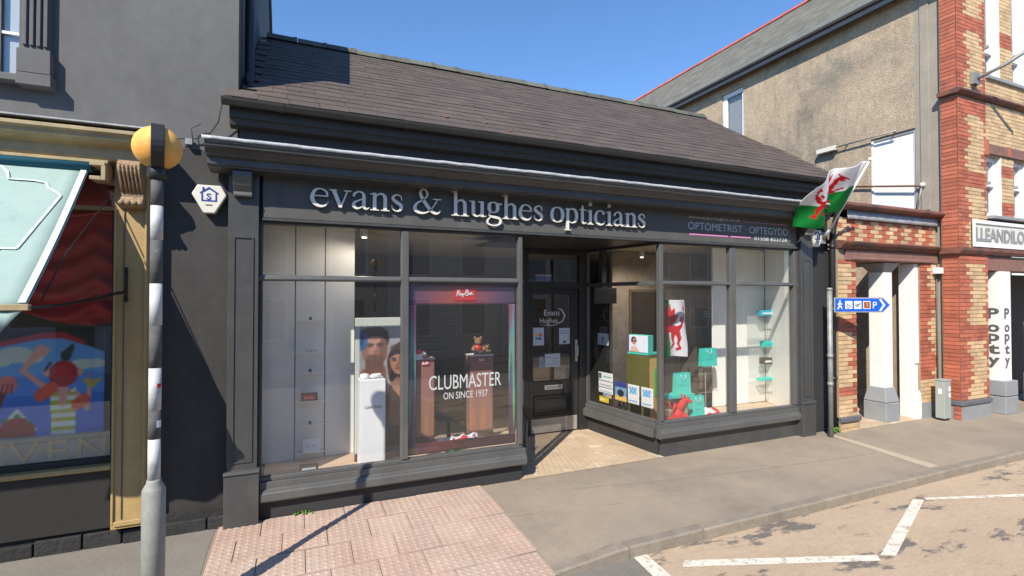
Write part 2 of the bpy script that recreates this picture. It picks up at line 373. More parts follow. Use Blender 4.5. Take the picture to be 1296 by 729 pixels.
# drawing helpers for prints: u right, v up
def fill(U, V, c): return np.ones(U.shape + (3,)) * np.array(c, float)
def ell(U, V, x, y, a, b, rot=0):
    c, s = math.cos(R(rot)), math.sin(R(rot)); X = (U - x) * c + (V - y) * s; Y = -(U - x) * s + (V - y) * c
    return (X / a) ** 2 + (Y / b) ** 2
def inell(*k): return ell(*k) < 1
def stroke(U, V, pts, w):
    out = np.zeros(U.shape, bool); ws = w if isinstance(w, (list, tuple)) else [w] * len(pts)
    for (a, b), (wa, wb) in zip(zip(pts, pts[1:]), zip(ws, ws[1:])):
        ax, ay = a; bx, by = b; dx, dy = bx - ax, by - ay; L2 = dx * dx + dy * dy + 1e-12
        t = np.clip(((U - ax) * dx + (V - ay) * dy) / L2, 0, 1)
        out |= np.hypot(U - ax - t * dx, V - ay - t * dy) < wa + (wb - wa) * t
    return out
def poly(U, V, pts):
    out = np.zeros(U.shape, bool); n = len(pts)
    for i in range(n):
        x0, y0 = pts[i]; x1, y1 = pts[(i + 1) % n]
        if y0 == y1: continue
        c = ((y0 > V) != (y1 > V)) & (U < (x1 - x0) * (V - y0) / (y1 - y0) + x0); out ^= c
    return out
def rect(U, V, x0, x1, y0, y1): return (U > x0) & (U < x1) & (V > y0) & (V < y1)

def pane(parent, p0, ux, uz, w, h, name='pane', t=.006):
    p0, ux, uz = frame_from(p0, ux, uz); nr = ux.cross(uz); a = p0; b = p0 + ux * w; c = b + uz * h; d = p0 + uz * h; k = -nr * t
    mb = MB(); mb.add([a, b, c, d], [(0, 1, 2, 3)], 'glass')
    vs = [a, b, c, d, a + k, b + k, c + k, d + k]
    mb.add(vs, [(4, 7, 6, 5), (0, 4, 5, 1), (1, 5, 6, 2), (2, 6, 7, 3), (3, 7, 4, 0)], 'glass_clear')
    return mb.build(name, parent)

# ------------------------------------------------------------------ ground, kerb, road
def zp(x, y):                                        # pavement height: dips to the dropped kerb on the left
    r = min(1, max(0, (2.95 - x) / .95)); r = r * r * (3 - 2 * r)
    return -r * .055 * max(0, 5.35 - y)
def grid_sheet(name, xs, ys, zf, mt, dz=0):
    mb = MB(); nx = len(xs)
    vs = [(x, y, zf(x, y) + dz) for y in ys for x in xs]
    mb.add(vs, [(j * nx + i, j * nx + i + 1, (j + 1) * nx + i + 1, (j + 1) * nx + i) for j in range(len(ys) - 1) for i in range(nx - 1)], mt, True)
    o = mb.build(name); return tag(o, kind='structure')
ROAD_Z = -.115
tag(MB().add([(-400, -400, -.3), (400, -400, -.3), (400, 400, -.3), (-400, 400, -.3)], [(0, 1, 2, 3)], 'asphalt').build('ground'), kind='structure')
tag(MB().add([(-60, -4.4, ROAD_Z), (60, -4.4, ROAD_Z), (60, 4.0, ROAD_Z), (-60, 4.0, ROAD_Z)], [(0, 1, 2, 3)], 'asphalt').build('road'), kind='structure')
tag(MB().add([(2.72, -.5, ROAD_Z + .004), (60, -.5, ROAD_Z + .004), (60, 3.93, ROAD_Z + .004), (2.98, 3.93, ROAD_Z + .004)], [(0, 1, 2, 3)], 'buff').build('buff_road_surface'), kind='structure')
xs = [-60, -20, -8, -4, -2, -.74] + [-.5 + .25 * i for i in range(17)] + [4, 5, 7, 9, 12, 16, 22, 60]
grid_sheet('pavement', xs, [4.03, 4.3, 4.7, 5.1, 5.35, 5.6, 7.5, 9], zp, 'pavement')
grid_sheet('left_pavement', [-60, -20, -8, -4, -2, -.76], [4.03, 4.7, 5.35, 5.96], zp, 'pavement_left', .004)
tag(MB().box(-60, 60, -6.9, -4.4, -.3, -.01, 'pavement').build('opposite_pavement'), kind='structure')
# kerb: each stone its own piece
kerb = tag(bpy.data.objects.new('kerb', None), kind='structure'); COL.objects.link(kerb); ORG['kerb'] = Vector((0, 0, 0))
x = -9.0
while x < 24:
    L = .914
    a, b = x + .005, x + L - .005
    za, zb = zp(a, 3.95) , zp(b, 3.95)
    za = max(za, -.088); zb = max(zb, -.088)
    j = rnd.uniform(-.004, .004)
    pr = [(3.905 + j, ROAD_Z - .1), (4.03, ROAD_Z - .1), (4.03, 0), (3.93 + j, 0), (3.912 + j, -.016)]
    vs = [(a, y, z + (za if z > ROAD_Z - .05 else 0)) for y, z in pr] + [(b, y, z + (zb if z > ROAD_Z - .05 else 0)) for y, z in pr]
    mb = MB().add(vs, [(4, 3, 2, 1, 0), (5, 6, 7, 8, 9)] + [(i, (i + 1) % 5, 5 + (i + 1) % 5, 5 + i) for i in range(5)], 'kerb')
    mb.build('kerb_stone', kerb); x += L
# tactile slabs with blisters
tact = grid_sheet('tactile_paving', [-.74] + [-.5 + .25 * i for i in range(11)] + [2.095], [4.04, 4.5, 5.0, 5.35, 5.885], zp, 'joint', .006)
def slab_mesh(nx, w, h, nz, d):
    mb = MB(); mb.add([(0, 0, 0), (w, 0, 0), (w, d, 0), (0, d, 0), (.004, .004, h), (w - .004, .004, h), (w - .004, d - .004, h), (.004, d - .004, h)],
                      [(4, 5, 6, 7), (0, 1, 5, 4), (1, 2, 6, 5), (2, 3, 7, 6), (3, 0, 4, 7)], 'slab')
    s = .0667
    for i in range(nx):
        for k in range(nz):
            cx, cy = (i + .5) * w / nx, (k + .5) * d / nz; n = 8
            ring = [(cx + .021 * math.cos(2 * math.pi * q / n), cy + .021 * math.sin(2 * math.pi * q / n), h) for q in range(n)]
            top = [(cx + .012 * math.cos(2 * math.pi * q / n), cy + .012 * math.sin(2 * math.pi * q / n), h + .005) for q in range(n)]
            mb.add(ring + top, [(q, (q + 1) % n, n + (q + 1) % n, n + q) for q in range(n)] + [list(range(n, 2 * n))], 'slab', True)
    return mb.mesh('paving_slab')
sm = slab_mesh(6, .400, .011, 6, .385); sm_half = slab_mesh(3, .199, .011, 6, .385)
for k in range(5):
    y = 5.49 - .402 * k
    if y < 3.86: continue
    x = -.735 - (.2 if k % 2 else 0)
    while x < 2.0:
        half = x < -.74 or x > 1.72
        px = -.735 if x < -.74 else x
        sl_ = (zp(px + .2, y + .39) - zp(px + .2, y)) / .39
        place(sm_half if half else sm, 'paving_slab', tact, (px, y, zp(px + .2, y) + .004 + rnd.uniform(0, .004)), (math.atan(sl_) + rnd.uniform(-.007, .007), rnd.uniform(-.006, .006), rnd.uniform(-.003, .003)))
        x += .404
# narrow reinstated strip and two old trench lines in the pavement
tag(MB().add([(8.42, 5.78, .004), (8.30, 5.78, .004), (7.98, 4.06, .004), (8.20, 4.06, .004)], [(0, 3, 2, 1)], 'conc').build('concrete_strip'), kind='structure')
M['seam_pave'] = mat('tar_seam', (.285, .238, .182), .9, var=.15, scale=8)
for pts in ([(2.3, 4.55), (4.2, 4.72), (4.21, 4.755), (2.3, 4.6)], [(3.0, 5.35), (5.6, 4.95), (8.0, 4.75), (8.0, 4.78), (5.6, 4.99), (3.0, 5.40)], [(2.1, 5.0), (3.4, 4.75), (3.4, 4.78), (2.1, 5.04)]):
    tag(MB().add([(x, y, zp(x, y) + .003) for x, y in pts], [list(range(len(pts)))], 'seam_pave').build('tar_seam'), kind='structure')
# floor of the recessed doorway, ribbed boards converging on the door
tag(MB().add([(2.62, 5.86, .006), (4.95, 5.86, .006), (4.76, 7.62, .012), (3.44, 7.62, .012)], [(0, 1, 2, 3)], 'doorfloor').build('doorway_floor'), kind='structure')
dfl = bpy.data.objects['doorway_floor']; ORG['doorway_floor'] = Vector((0, 0, 0))
n_ = 26
for i in range(n_):
    t0, t1 = i / n_ + .0011, (i + 1) / n_ - .0011
    a = (2.64 + 2.29 * t0, 5.868, .008); b = (2.64 + 2.29 * t1, 5.868, .008); c = (3.46 + 1.28 * t1, 7.61, .014); d = (3.46 + 1.28 * t0, 7.61, .014)
    MB().prism([a, b, c, d], (0, 0, .006 + rnd.uniform(0, .0015)), 'doorfloor').build('floor_board', dfl)
# road markings: approach zigzag
def marking(pts): tag(MB().add([(x, y, ROAD_Z + .008) for x, y in pts], [list(range(len(pts)))], 'line').build('road_marking'), kind='structure')
marking([(3.24, 3.60), (3.34, 3.685), (5.10, 3.035), (5.02, 2.955)][::-1])
marking([(5.12, 3.02), (5.25, 2.955), (7.0, 3.62), (6.89, 3.685)])
marking([(7.06, 3.66), (7.02, 3.61), (9.2, 2.86), (9.3, 2.93)])
marking([(2.93, 3.915), (3.08, 3.915), (3.02, 3.3), (2.86, 3.3)])

# ------------------------------------------------------------------ opticians' shop
FY = 5.9
shop = thing('opticians_shop', 'single-storey charcoal opticians shop with slate roof and large display windows', 'shop', (3.8, FY, 0))
mb = MB()
mb.box(-.58, 8.62, 5.9, 6.02, 3.17, 4.22, 'shop_wall')                      # wall above the glass, behind sign
mb.box(8.13, 8.62, 5.885, 6.1, 0, 3.165, 'shop_wall')                        # dark return on the right
mb.box(-.58, -.37, 5.93, 6.1, 0, 3.165, 'shop_wall')
mb.build('wall', shop)
# roof slates
EY, EZ, TP = 5.70, 4.365, .675
roof = MB().add([(-.58, EY + .05, EZ - .03), (8.72, EY + .05, EZ - .03), (8.72, 8.95, EZ - .03 + TP * (8.95 - EY - .05)), (-.58, 8.95, EZ - .03 + TP * (8.95 - EY - .05)),
                 (8.72, 12.2, EZ - .03), (-.58, 12.2, EZ - .03), ], [(0, 1, 2, 3), (3, 2, 4, 5)], 'soffit').build('roof', shop)
MB().add([(8.70, 5.76, EZ - .06), (8.70, 12.1, EZ - .06), (8.70, 8.95, EZ - .08 + TP * 3.2)], [(0, 1, 2)], 'shop_wall').build('gable_wall', shop)
ang = math.atan(TP); exp = .20; sw = .30
def slate_mesh(w):
    mb = MB(); h = .34; t = .009
    mb.box(.002, w - .002, 0, h, 0, t, 'slate'); return mb.mesh('slate')
smesh = [slate_mesh(sw) for _ in range(1)]
edge_mesh = slate_mesh(sw * .5)
rows = int(3.25 / math.cos(ang) / exp); cnt = 0; rest = MB()
for r_ in range(rows):
    y = EY + r_ * exp * math.cos(ang); z = EZ + r_ * exp * math.sin(ang)
    x = -.58 + (sw / 2 if r_ % 2 else 0) - (.12 if r_ == 0 else 0)
    while x < 8.72:
        rx = ang - .028 + rnd.uniform(-.006, .006); lift = .012 + rnd.uniform(0, .004); dy = rnd.uniform(-.008, .006)
        if cnt < 300:
            place(smesh[0], 'slate', roof, (x, y + dy, z + lift + dy * TP), (rx, 0, rnd.uniform(-.008, .008))); cnt += 1
        else:
            w = min(sw, 8.76 - x)
            o_ = Vector((x + .002, y + dy, z + lift + dy * TP)); uy = Vector((0, math.cos(rx), math.sin(rx))); nz_ = Vector((0, -math.sin(rx), math.cos(rx)))
            rest.obox(o_, (w - .004, 0, 0), uy * .34, nz_ * .009, 'slate')
        x += sw
tag(rest.build('slate', roof), kind='stuff')
lm = MB()
for _ in range(26):
    px_ = rnd.uniform(.2, 8.4); k = rnd.uniform(.05, 2.4); lm.ball((px_, EY + k, EZ + k * TP + .022), rnd.uniform(.012, .028), 'lichen', 8, (1.4, 1, .35))
tag(lm.build('lichen', roof), kind='stuff')
def ridge_mesh(L, r, mt):
    mb = MB(); pr = [(-r * 1.15, -r * .75), (-r * .62, -.0), (0, r * .28), (r * .62, 0), (r * 1.15, -r * .75), (r * .9, -r * .8), (0, -.02), (-r * .9, -r * .8)]
    mb.prism([(.004, a, b) for a, b in pr], (L - .008, 0, 0), mt); 
    mb.prism([(L - .06, a * 1.1, b * 1.1 + .006) for a, b in pr], (.056, 0, 0), mt)
    return mb.mesh('ridge_tile')
rm = ridge_mesh(.46, .14, 'ridge')
for i in range(20): place(rm, 'ridge_tile', roof, (-.5 + .46 * i, 8.95, EZ + TP * (8.95 - EY) + .05 + rnd.uniform(-.006, .006)), (0, rnd.uniform(-.01, .01), 0))
# gutter, eaves boards
prof = []
for i in range(9):
    t = math.pi + math.pi * i / 8; prof.append((5.69 + .062 * math.cos(t), 4.352 + .068 * math.sin(t)))
inner = [(5.69 + .052 * math.cos(math.pi + math.pi * i / 8), 4.352 + .058 * math.sin(math.pi + math.pi * i / 8)) for i in range(9)][::-1]
g = MB().profx(prof + inner, -.72, 8.64, 'gutter')
for x in (-.2, 1.1, 2.5, 3.9, 5.3, 6.7, 8.0):
    g.profx([(5.69 + .068 * math.cos(math.pi + math.pi * i / 8), 4.352 + .075 * math.sin(math.pi + math.pi * i / 8)) for i in range(9)], x, x + .05, 'gutter')
g.build('gutter', shop)
MB().profx([(5.76, 4.34), (5.76, 4.20), (5.79, 4.19), (5.80, 4.13), (5.895, 4.11), (5.895, 4.34)], -.66, 8.64, 'gutter').build('eaves_board', shop)
# cornice over the sign
cprof = [(5.44, 3.872), (5.44, 3.835), (5.455, 3.828), (5.46, 3.80), (5.50, 3.785), (5.545, 3.755), (5.56, 3.73), (5.60, 3.725), (5.60, 3.66), (5.63, 3.652), (5.63, 3.64), (5.86, 3.63), (5.899, 3.63), (5.899, 3.93), (5.86, 3.93)]
MB().profx(cprof, -.83, 8.25, 'paint').build('cornice', shop, .003, 1)
fl = MB()
xs_ = [-.85 + .09 * i for i in range(102)]
pv = []
for x in xs_:
    j = rnd.uniform(-.003, .003); pv.append([(x, 5.43, 3.852 + j), (x, 5.428, 3.887 + j), (x, 5.58, 3.905 + j * .6), (x, 5.862, 3.945 + j * .3)])
vs = [p for q in pv for p in q]
fl.add(vs, [(i * 4 + k, i * 4 + 4 + k, i * 4 + 5 + k, i * 4 + 1 + k) for i in range(len(xs_) - 1) for k in range(3)], 'lead', True)
fo = fl.build('lead_flashing', shop); sd = fo.modifiers.new('thickness', 'SOLIDIFY'); sd.thickness = .004
# sign board with raised letters
sign = MB().box(-.355, 7.76, 5.845, 5.90, 3.195, 3.66, 'paint_sign').build('sign_board', shop, .004, 1)
MB().profx([(5.83, 3.165), (5.83, 3.192), (5.845, 3.194), (5.9, 3.194), (5.9, 3.165)], -.355, 7.76, 'paint').build('sign_moulding', shop)

# serif letters drawn with a broad pen (thick verticals, thin horizontals)
def smooth(pts, closed=False, sub=6):
    P = [Vector((p[0], p[1])) for p in pts]; n = len(P); out = []; wid = [p[2] if len(p) > 2 else None for p in pts]
    rng = range(n) if closed else range(n - 1)
    for i in rng:
        p0 = P[(i - 1) % n] if closed or i > 0 else P[0]; p1 = P[i]; p2 = P[(i + 1) % n]; p3 = P[(i + 2) % n] if closed or i + 2 < n else P[n - 1]
        for k in range(sub):
            t = k / sub
            q = .5 * ((2 * p1) + (p2 - p0) * t + (2 * p0 - 5 * p1 + 4 * p2 - p3) * t * t + (-p0 + 3 * p1 - 3 * p2 + p3) * t ** 3)
            w0, w1 = wid[i], wid[(i + 1) % n]
            out.append((q.x, q.y, None if w0 is None or w1 is None else w0 + (w1 - w0) * t))
    if not closed: out.append((P[-1].x, P[-1].y, wid[-1]))
    return out
THK, THN = .215, .062
STEM = .2
GL = {
 'o': (.96, [('c', [(.48, .965), (.2, .83), (.105, .49), (.2, .15), (.48, .03), (.76, .16), (.855, .5), (.76, .84)])]),
 'e': (.90, [('l', [(.12, .585, .06), (.45, .585, .06), (.80, .585, .06)]), ('l', [(.79, .57, .10), (.74, .82, .11), (.49, .965, .062), (.23, .86, .14), (.105, .50, .215), (.2, .19, .20), (.45, .045, .15), (.68, .09, .09), (.84, .29, .04)])]),
 'v': (.98, [('l', [(.17, .96, .21), (.5, .06, .19)]), ('l', [(.50, .03, .10), (.83, .96, .07)]), ('s', [(-.02, .945, .36)]), ('s', [(.67, .945, .33)])]),
 'a': (.90, [('l', [(.13, .70, .14), (.19, .86, .12), (.40, .965, .075), (.58, .87, .15), (.62, .66, .19), (.62, .2, .19), (.68, .07, .15), (.78, .06, .09), (.88, .13, .04)]), ('l', [(.60, .60, .06), (.40, .50, .075), (.17, .36, .13), (.13, .19, .19), (.25, .06, .14), (.42, .08, .08), (.60, .24, .06)])]),
 'n': (1.0, [('l', [(.24, 0, STEM), (.24, .96, STEM)]), ('l', [(.02, .87, .05), (.25, .955, .06)]), ('l', [(.30, .76, .06), (.43, .90, .09), (.60, .93, .13), (.74, .80, .19), (.76, .62, STEM), (.76, 0, STEM)]), ('s', [(.03, .025, .42)]), ('s', [(.55, .025, .42)])]),
 'h': (1.0, [('l', [(.24, 0, STEM), (.24, 1.46, STEM)]), ('l', [(.02, 1.38, .05), (.25, 1.455, .06)]), ('l', [(.30, .76, .06), (.43, .90, .09), (.60, .93, .13), (.74, .80, .19), (.76, .62, STEM), (.76, 0, STEM)]), ('s', [(.03, .025, .42)]), ('s', [(.55, .025, .42)])]),
 'u': (1.0, [('l', [(.24, .95, STEM), (.24, .35, STEM), (.28, .15, .18), (.42, .055, .11), (.58, .1, .08), (.70, .22, .06)]), ('l', [(.75, .95, STEM), (.75, .03, STEM)]), ('s', [(.02, .925, .3)]), ('s', [(.53, .925, .3)]), ('l', [(.74, .03, .05), (.98, .09, .05)])]),
 's': (.72, [('l', [(.585, .66, .04), (.56, .85, .07), (.38, .955, .075), (.19, .86, .13), (.16, .70, .17), (.33, .54, .2), (.53, .40, .2), (.57, .22, .18), (.46, .07, .12), (.31, .045, .075), (.15, .14, .06), (.09, .34, .04)])]),
 'g': (.94, [('c', [(.42, .965), (.22, .88), (.165, .66), (.22, .43), (.42, .345), (.62, .44), (.675, .66), (.62, .87)]), ('l', [(.60, .84, .06), (.76, .88, .08), (.92, .86, .10)]), ('l', [(.28, .40, .06), (.16, .26, .08), (.22, .13, .12), (.45, .07, .16), (.72, .02, .16), (.85, -.14, .15), (.76, -.34, .12), (.42, -.44, .085), (.12, -.36, .11), (.06, -.2, .11), (.14, -.05, .08), (.27, .06, .05)])]),
 'p': (1.0, [('l', [(.24, .95, STEM), (.24, -.46, STEM)]), ('l', [(.02, .87, .05), (.25, .955, .06)]), ('l', [(.30, .78, .06), (.42, .91, .09), (.62, .94, .12), (.80, .80, .18), (.865, .50, .21), (.80, .20, .18), (.62, .05, .10), (.42, .06, .07), (.28, .15, .06)]), ('s', [(.03, -.44, .42)])]),
 't': (.60, [('l', [(.28, 1.22, .08), (.28, 1.0, .17), (.28, .25, .19), (.33, .09, .16), (.44, .05, .09), (.58, .13, .04)]), ('s', [(.06, .93, .48)])]),
 'i': (.52, [('l', [(.26, 0, STEM), (.26, .95, STEM)]), ('l', [(.04, .87, .05), (.27, .955, .06)]), ('s', [(.04, .025, .44)]), ('d', [(.25, 1.33, .115)])]),
 'c': (.88, [('l', [(.74, .72, .16), (.66, .88, .11), (.47, .965, .065), (.22, .85, .14), (.105, .49, .215), (.2, .18, .20), (.44, .045, .15), (.66, .09, .09), (.82, .29, .04)])]),
 '&': (1.5, [('l', [(1.28, .84, .06), (1.16, .60, .06), (.95, .28, .06), (.70, .08, .09), (.42, .03, .15), (.16, .14, .2), (.10, .36, .2), (.22, .58, .13), (.48, .76, .08), (.70, .98, .10), (.74, 1.2, .12), (.62, 1.38, .07), (.47, 1.36, .09), (.38, 1.18, .16), (.46, .92, .19), (.66, .58, .2), (.92, .22, .2), (1.14, .06, .17), (1.32, .08, .10), (1.44, .24, .05)]), ('s', [(1.05, .865, .42)])]),
}
def glyph(ch):
    """polygons (list of quads in 2D) of one letter; every stroke comes with its own depth step so that none overlap flush"""
    adv, parts = GL[ch]; polys = []
    for lay, (k, pts) in enumerate(parts):
        if k == 's':
            x, y, w = pts[0]; polys.append((lay, [(x, y - .028), (x + w, y - .028), (x + w, y + .028), (x, y + .028)], 'p')); continue
        if k == 'd':
            x, y, r = pts[0]; polys.append((lay, [(x + r * math.cos(2 * math.pi * i / 16), y + r * math.sin(2 * math.pi * i / 16)) for i in range(16)], 'p')); continue
        P = smooth(pts, k == 'c', 5); n = len(P); Lf, Rt = [], []
        for i in range(n):
            a = P[(i - 1) % n] if k == 'c' or i else P[i]; b = P[(i + 1) % n] if k == 'c' or i < n - 1 else P[i]
            d = Vector((b[0] - a[0], b[1] - a[1])).normalized(); w = P[i][2]
            if w is None: w = THN + (THK - THN) * abs(d.y) ** 1.6
            w *= .88; nx_, ny_ = -d.y * w / 2, d.x * w / 2
            Lf.append((P[i][0] + nx_, P[i][1] + ny_)); Rt.append((P[i][0] - nx_, P[i][1] - ny_))
        polys.append((lay, (Lf, Rt, k == 'c'), 'r'))
    return adv, polys
def letter(ch, parent, x0, z0, sx, sz, yb, yf, mt):
    adv, polys = glyph(ch); mb = MB()
    for lay, data, kind in polys:
        y1 = yf - .0006 * lay
        if kind == 'p':
            mb.prism([(x0 + a * sx, yb, z0 + b * sz) for a, b in data], (0, y1 - yb, 0), mt)
        else:
            Lf, Rt, cl = data; n = len(Lf); vs = []
            for (a, b), (c, d) in zip(Lf, Rt):
                vs += [(x0 + a * sx, y1, z0 + b * sz), (x0 + c * sx, y1, z0 + d * sz), (x0 + a * sx, yb, z0 + b * sz), (x0 + c * sx, yb, z0 + d * sz)]
            fs = []
            for i in range(n if cl else n - 1):
                p, q = 4 * i, 4 * ((i + 1) % n)
                fs += [(p, p + 1, q + 1, q), (p + 2, q + 2, q + 3, p + 3), (p, q, q + 2, p + 2), (p + 1, p + 3, q + 3, q + 1)]
            if not cl: fs += [(0, 2, 3, 1), (4 * n - 4, 4 * n - 3, 4 * n - 1, 4 * n - 2)]
            mb.add(vs, fs, mt)
    return mb.build('letter', parent)
for word, xa, xb in (('evans', .105, 1.095), ('&', 1.225, 1.555), ('hughes', 1.69, 2.915), ('opticians', 3.035, 4.56)):
    tot = sum(GL[c][0] for c in word); sx = (xb - xa) / (tot - (.12 if len(word) > 1 else .06)); x = xa
    if word == '&': sx = (xb - xa) / 1.44
    for c in word:
        letter(c, sign, x, 3.34, sx, .207, 5.822, 5.797, 'chrome_letter'); x += GL[c][0] * sx
F0 = 5.845
put_text('lettering', 'www.evans-hughes.co.uk', .045, (5.405, F0, 3.545), (1, 0, 0), (0, 0, 1), 'tan_vinyl', sign, width=1.06)
put_text('lettering', 'OPTOMETRIST \u00b7 OPTEGYDD', .115, (5.395, F0, 3.375), (1, 0, 0), (0, 0, 1), 'grey_vinyl', sign, width=2.15)
put_text('lettering', '01558 822728', .06, (6.77, F0, 3.272), (1, 0, 0), (0, 0, 1), 'white_vinyl', sign, width=.75)
MB().box(5.42, 6.20, F0 - .003, F0, 3.292, 3.312, 'pink_vinyl').box(6.26, 6.69, F0 - .003, F0, 3.292, 3.312, 'pink_vinyl').build('pink_line', sign)
MB().box(6.55, 7.52, F0 - .003, F0, 3.548, 3.556, 'pink_vinyl').build('pink_line', sign)

# pilasters
def pilaster(x0, x1, cons):
    p = MB()
    p.box(x0, x1, 5.80, 5.93, .57, 3.66, 'paint')
    o = p.build('pilaster', shop, .004, 1)
    w = x1 - x0
    q = MB(); a, b = x0 + w * .22, x1 - w * .22       # recessed panel frame: raised moulding
    q.box(a - .015, a, 5.788, 5.80, .66, 2.98, 'paint').box(b, b + .015, 5.788, 5.80, .66, 2.98, 'paint')
    q.box(a, b, 5.788, 5.80, 2.965, 2.98, 'paint').box(a, b, 5.788, 5.80, .66, .675, 'paint'); q.build('panel_moulding', o)
    MB().box(x0 - .02, x1 + .02, 5.775, 5.93, -.05, .54, 'paint').profx([(5.775, .54), (5.76, .55), (5.77, .575), (5.80, .59), (5.93, .59), (5.93, .54)], x0 - .025, x1 + .025, 'paint').build('pilaster_base', o, .004, 1)
    if cons:
        c0, c1 = x0 + .05, x1 - .06
        MB().profx([(5.80, 3.63), (5.66, 3.63), (5.65, 3.58), (5.70, 3.49), (5.745, 3.43), (5.73, 3.405), (5.735, 3.385), (5.80, 3.38)], c0, c1, 'paint_lit').build('console_bracket', o, .004, 1)
pilaster(-.665, -.385, True); pilaster(7.80, 8.09, True)

# shop windows: frame pieces, panes, sill, stall riser
def mull(parent, x0, x1, z0, z1, y0=5.86, y1=5.95, name='mullion'): return MB().box(x0, x1, y0, y1, z0, z1, 'paint_lit').build(name, parent, .012, 3)
win = thing('x', 'x', 'x', (0, 0, 0)); bpy.data.objects.remove(win)
def window_front(name, x0, x1, mids, zb, zt=3.165):
    w = bpy.data.objects.new(name, None); COL.objects.link(w); w.parent = shop; ORG[w.name] = org(shop).copy()
    edges = [x0] + [e for m_ in mids for e in m_] + [x1]
    MB().box(x0, x1, 5.875, 5.95, zb - .045, zb, 'paint_lit').build('bottom_rail', w, .005, 1)
    MB().box(x0, x1, 5.885, 5.95, zt - .03, zt, 'paint').build('top_rail', w, .004, 1)
    for a, b in mids: mull(w, a, b, zb, zt - .03)
    for i in range(0, len(edges), 2):
        a, b = edges[i], edges[i + 1]
        MB().profx([(5.862, 2.535), (5.855, 2.55), (5.862, 2.585), (5.88, 2.592), (5.95, 2.592), (5.95, 2.528), (5.88, 2.528)], a, b, 'paint_lit').build('transom', w, .004, 1)
        pane(w, (a, 5.915, zb), (1, 0, 0), (0, 0, 1), b - a, 2.528 - zb)
        pane(w, (a, 5.915, 2.592), (1, 0, 0), (0, 0, 1), b - a, zt - .03 - 2.592)
    return w
wl = window_front('shop_window', -.385, 2.665, [(1.105, 1.195), (2.605, 2.664)], .455)
MB().box(-.383, -.35, 5.875, 5.95, .455, 3.13, 'paint').build('jamb', wl, .004, 1)
MB().profx([(5.82, .205), (5.80, .225), (5.80, .30), (5.815, .315), (5.815, .33), (5.845, .34), (5.845, .41), (5.875, .41), (5.92, .41), (5.92, .205)], -.36, 2.70, 'paint_lit').build('sill', wl, .004, 2)
MB().box(-.36, 2.66, 5.885, 6.0, -.06, .205, 'shop_wall').build('stall_riser', wl)
wr = window_front('shop_window', 4.872, 7.80, [(4.874, 4.945), (6.262, 6.39), (7.705, 7.795)], .525)
MB().profx([(5.82, .275), (5.80, .295), (5.80, .37), (5.815, .385), (5.815, .40), (5.845, .41), (5.845, .48), (5.92, .48), (5.92, .275)], 4.84, 7.80, 'paint_lit').build('sill', wr, .004, 2)
MB().box(4.92, 7.82, 5.885, 6.0, -.06, .275, 'paint').build('stall_riser', wr)
# glazed returns of the doorway
def ret(name, a, b, zb, outside):
    w = bpy.data.objects.new(name, None); COL.objects.link(w); w.parent = shop; ORG[w.name] = org(shop).copy()
    a, b = Vector(a), Vector(b); u = (b - a).normalized(); L = (b - a).length; n = Vector((u.y, -u.x, 0)) * outside   # n points into the doorway
    up = Vector((0, 0, 1))
    def bar(s0, s1, z0, z1, d0, d1, mt, nm, bev=.004):
        MB().obox(a + u * s0 + n * d0 + up * z0, u * (s1 - s0), n * (d1 - d0), up * (z1 - z0), mt).build(nm, w, bev, 1)
    bar(.06, L, zb - .045, zb, -.03, .03, 'paint_lit', 'bottom_rail'); bar(.06, L, 3.13, 3.16, -.03, .03, 'paint', 'top_rail')
    bar(.06, L - .05, 2.53, 2.59, -.03, .04, 'paint_lit', 'transom'); bar(L - .05, L, zb, 3.13, -.035, .035, 'paint_lit', 'mullion')
    bar(.03, L, zb - .25, zb - .12, -.02, .10, 'paint_lit', 'sill'); bar(.03, L, zb - .12, zb - .045, -.02, .055, 'paint_lit', 'sill_moulding')
    bar(.02, L, -.05, zb - .25, -.05, .012, 'paint' if outside > 0 else 'shop_wall', 'stall_riser')
    if outside > 0: p, ux = a, u
    else: p, ux = b, -u
    s0, s1 = .06, L - .05
    st = a + u * (s0 if outside > 0 else s1)
    pane(w, st + up * zb, ux, up, s1 - s0, 2.53 - zb); pane(w, st + up * 2.59, ux, up, s1 - s0, .54)
    return w
rr = ret('doorway_window', (4.905, 5.93, 0), (4.70, 7.60, 0), .525, -1)
rl = ret('doorway_window', (2.64, 5.95, 0), (3.44, 7.60, 0), .455, 1)
# doorway ceiling boards, door frame, top light
ce = MB().add([(2.6, 5.95, 3.185), (4.95, 5.95, 3.185), (4.95, 7.7, 3.185), (2.6, 7.7, 3.185)], [(0, 1, 2, 3)], 'shop_wall').build('doorway_ceiling', shop)
for i in range(9):
    MB().box(2.62, 4.93, 5.96 + i * .185, 6.135 + i * .185, 3.165, 3.182, 'door_paint').build('ceiling_board', ce)
DY = 7.60
df = MB()
df.box(3.44, 3.555, DY - .03, DY + .09, 0, 3.16, 'door_paint').box(4.535, 4.70, DY - .03, DY + .09, 0, 3.16, 'door_paint')
df.box(3.555, 4.535, DY - .03, DY + .09, 2.48, 2.60, 'door_paint').box(3.555, 4.535, DY - .03, DY + .09, 3.08, 3.16, 'door_paint')
dfo = df.build('door_frame', shop, .006, 1)
pane(dfo, (3.555, DY + .02, 2.60), (1, 0, 0), (0, 0, 1), .98, .48)
door = bpy.data.objects.new('door', None); COL.objects.link(door); door.parent = shop; ORG[door.name] = org(shop).copy()
d = MB(); x0, x1 = 3.56, 4.53
d.box(x0, 3.645, DY, DY + .045, .02, 2.475, 'door_paint').box(4.37, x1, DY, DY + .045, .02, 2.475, 'door_paint')
